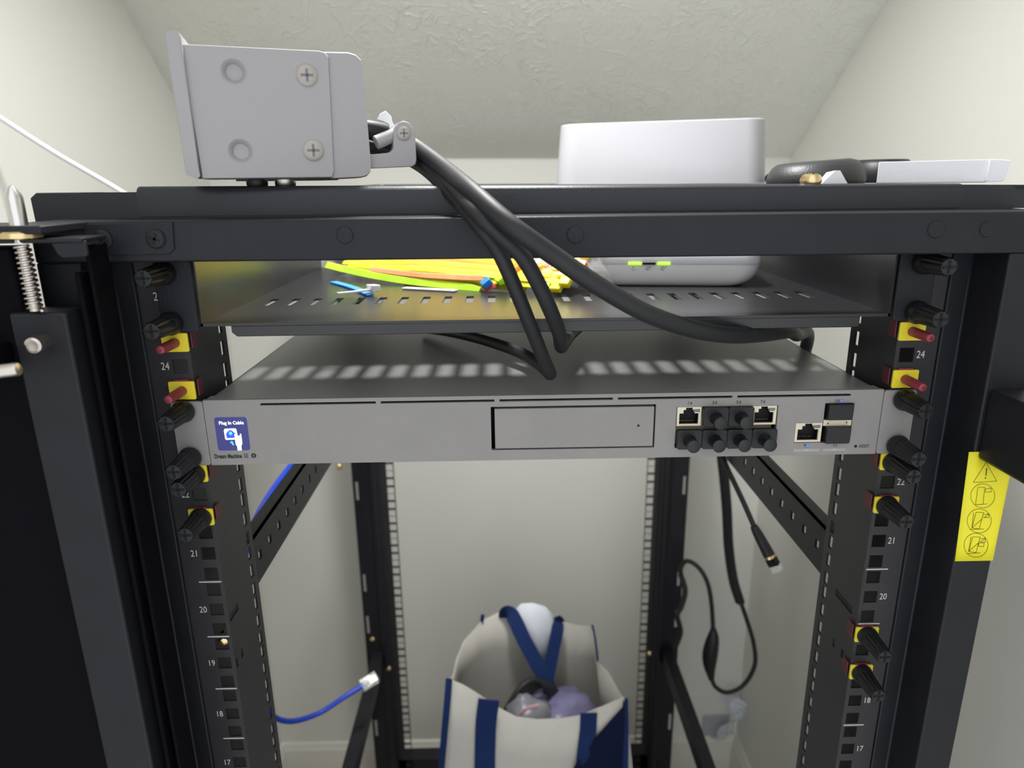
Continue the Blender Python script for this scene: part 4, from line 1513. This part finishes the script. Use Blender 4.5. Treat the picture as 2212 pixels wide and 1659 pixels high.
# ------------------------------------------------------------------ canvas tote bag on the floor inside the rack
YF_, YK_ = .40, .60
front_px = [(973, 1468), (1000, 1479), (1022, 1492), (1045, 1507), (1080, 1530), (1115, 1548), (1160, 1554), (1210, 1552), (1255, 1545), (1280, 1534), (1305, 1524), (1347, 1506)]
right_px = [(1339, 1500), (1312, 1450), (1290, 1430), (1284, 1385)]
back_px = [(1278, 1353), (1242, 1350), (1200, 1338), (1150, 1330), (1105, 1324), (1075, 1324), (1041, 1341)]
left_px = [(1002, 1385), (986, 1426), (980, 1456)]
rim = []
zone = []
for p in front_px:
    rim.append(pY(*p, YF_))
for k, p in enumerate(right_px):
    rim.append(pY(*p, YF_ + (YK_ - YF_) * (k + .4) / 4))
for p in back_px:
    rim.append(pY(*p, YK_))
for k, p in enumerate(left_px):
    rim.append(pY(*p, YK_ - (YK_ - YF_) * (k + .6) / 3.6))
tote = thing('tote_bag', (.02, .5, ZF), 'cream canvas tote bag with navy straps standing open inside the rack', 'bag')
nr = len(rim)
cx_ = sum(p.x for p in rim) / nr
rings = [rim]
for s_t in (.12, .3, .5, .72, .9, 1.0):
    rg = []
    for i, p in enumerate(rim):
        zb_ = ZF + .006
        bul = 1 + .16 * math.sin(math.pi * min(1, s_t * 1.2)) + .10 * s_t
        x = cx_ + (p.x - cx_) * bul
        y = .5 + (p.y - .5) * (1 + .25 * s_t)
        x += .004 * noise.noise(Vector((i * .7, s_t * 5, 1)))
        y += .006 * noise.noise(Vector((i * .6, s_t * 4, 7)))
        rg.append(Vector((x, y, p.z + (zb_ - p.z) * s_t)))
    rings.append(rg)
MB().loft(rings, False, True).build('canvas_body', 'canvas', tote, smooth=70, solid=.0018)


def on_front(px, py, off=.0025):
    # nearest wall point of the bag front for a pixel, pushed slightly outward
    best = None
    for k in range(40):
        y = .30 + .0055 * k
        p = pY(px, py, y)
        # bag front depth at this height
        zr = -.60
        s_t = max(0, min(1, (p.z - zr) / (ZF - zr)))
        yf = .5 + (YF_ - .5) * (1 + .25 * s_t)
        d_ = abs(p.y - (yf - off))
        if best is None or d_ < best[0]:
            best = (d_, p)
    return best[1]


for pts, w_, lab in (([(1056, 1512), (1050, 1560), (1048, 1610), (1047, 1670), (1046, 1760)], .030, None), ([(1272, 1541), (1270, 1580), (1264, 1630), (1258, 1690), (1250, 1780)], .024, None)):
    MB().strip([on_front(*p, .008) for p in pts], w_, .0022, (0, -1, .15), 4).build('strap', 'navy', tote)
# back straps folded into the bag
MB().strip([pY(1092, 1340, .605), pY(1094, 1324, .592), pY(1108, 1332, .578), pY(1130, 1378, .56), pY(1155, 1425, .545), pY(1178, 1466, .53), pY(1192, 1500, .52)], .024, .0022, (0, -1, .35), 5).build('strap', 'navy', tote)
MB().strip([pY(1214, 1358, .605), pY(1204, 1342, .592), pY(1204, 1362, .578), pY(1194, 1410, .56), pY(1186, 1450, .545), pY(1180, 1480, .53)], .021, .0022, (.15, -1, .35), 5).build('strap', 'navy', tote)
# navy binding and base panel
MB().strip([pY(970, 1466, YF_ - .001), pY(964, 1540, YF_ - .02), pY(955, 1640, YF_ - .03), pY(945, 1760, YF_ - .03)], .0085, .004, (-.4, -1, 0), 4).build('binding', 'navy', tote)
MB().strip([pY(1350, 1510, YF_ + .002), pY(1351, 1570, YF_ - .006), pY(1350, 1660, YF_ - .02), pY(1345, 1760, YF_ - .02)], .0085, .004, (.4, -1, 0), 4).build('binding', 'navy', tote)
MB().strip([pY(1040, 1346, YK_), pY(1042, 1334, YK_), pY(1043, 1328, YK_)], .006, .003, (0, -1, 0), 2).build('binding', 'navy', tote)
MB().strip([pY(1280, 1352, YK_ - .004), pY(1285, 1376, YK_ - .03), pY(1291, 1425, YK_ - .09)], .006, .003, (.5, -1, 0), 3).build('binding', 'navy', tote)
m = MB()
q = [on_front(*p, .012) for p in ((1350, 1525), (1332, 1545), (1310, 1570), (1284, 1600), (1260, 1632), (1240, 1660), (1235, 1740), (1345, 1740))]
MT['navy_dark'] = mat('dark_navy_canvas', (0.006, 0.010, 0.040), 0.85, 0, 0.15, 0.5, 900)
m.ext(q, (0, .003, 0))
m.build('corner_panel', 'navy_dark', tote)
# contents
def blob(name, c, rx, ry, rz, m, lab, cat, seed, amp=.25):
    mb_ = MB()
    rings = []
    for i in range(1, 14):
        th_ = math.pi * i / 14
        rg = []
        for k in range(22):
            ph = 2 * math.pi * k / 22
            d_ = Vector((math.sin(th_) * math.cos(ph), math.sin(th_) * math.sin(ph), math.cos(th_)))
            s2 = 1 + amp * noise.noise(d_ * 1.8 + Vector((seed, 0, 0))) + amp * .5 * noise.noise(d_ * 4 + Vector((seed, 2, 0)))
            rg.append(Vector(c) + Vector((d_.x * rx * s2, d_.y * ry * s2, d_.z * rz * s2)))
        rings.append(rg)
    mb_.loft(rings)
    return tag(mb_.build(name, m, smooth=60), lab, cat)


MT['purple'] = mat('purple_grey_film', (0.20, 0.19, 0.34), 0.35, var=.25, vscale=20)
MT['greywrap'] = mat('grey_wrap', (0.22, 0.22, 0.25), 0.35, var=.4, vscale=30)
MT['foam'] = mat('white_foam_sheet', (0.74, 0.78, 0.84), 0.6, var=.04, vscale=20)
MT['pink'] = mat('pink_band', (0.55, 0.30, 0.36), 0.5)
blob('plastic_pouch', pY(1215, 1560, .49), .062, .05, .045, 'purple', 'purple grey plastic pouch inside the open tote bag', 'pouch', 3)
blob('wrapped_bundle', pY(1145, 1565, .47), .042, .035, .050, 'greywrap', 'grey wrapped bundle with a pink band inside the tote bag', 'bundle', 9)
lp = [pY(1095, 1545, .47), pY(1118, 1505, .48), pY(1140, 1478, .49), pY(1165, 1468, .50), pY(1185, 1482, .50), pY(1195, 1505, .50), pY(1180, 1530, .49)]
cb_ = MB()
for k in range(4):
    cb_.tube([p + Vector((.006 * k - .006, .004 * k, -.006 * k)) for p in lp], .0045, 8, 5)
tag(cb_.build('cable_bundle', 'rubber'), 'coiled black cable bundle on top of the things in the tote bag', 'cable')
MB_ = MB().tube([pY(1120, 1545, .435), pY(1140, 1530, .432), pY(1165, 1523, .432)], .0025, 8, 5)
tag(MB_.build('pink_cord', 'pink'), 'thin pink cord end lying in the tote bag', 'cord')
fpx = [(1108, 1345), (1112, 1318), (1125, 1304), (1150, 1302), (1178, 1310), (1196, 1330), (1198, 1400), (1175, 1440), (1150, 1440), (1128, 1390)]
fs_ = [pY(*p, .588) for p in fpx]
cen = sum(fs_, Vector()) / len(fs_)
m = MB().loft([[cen + (p - cen) * .8 + Vector((0, -.012, 0)) for p in fs_], [p for p in fs_], [cen + (p - cen) * .85 + Vector((0, .008, 0)) for p in fs_]])
tag(m.build('foam_sheet', 'foam', smooth=70), 'puffy white foam sheet poking up behind the straps of the tote bag', 'packing')
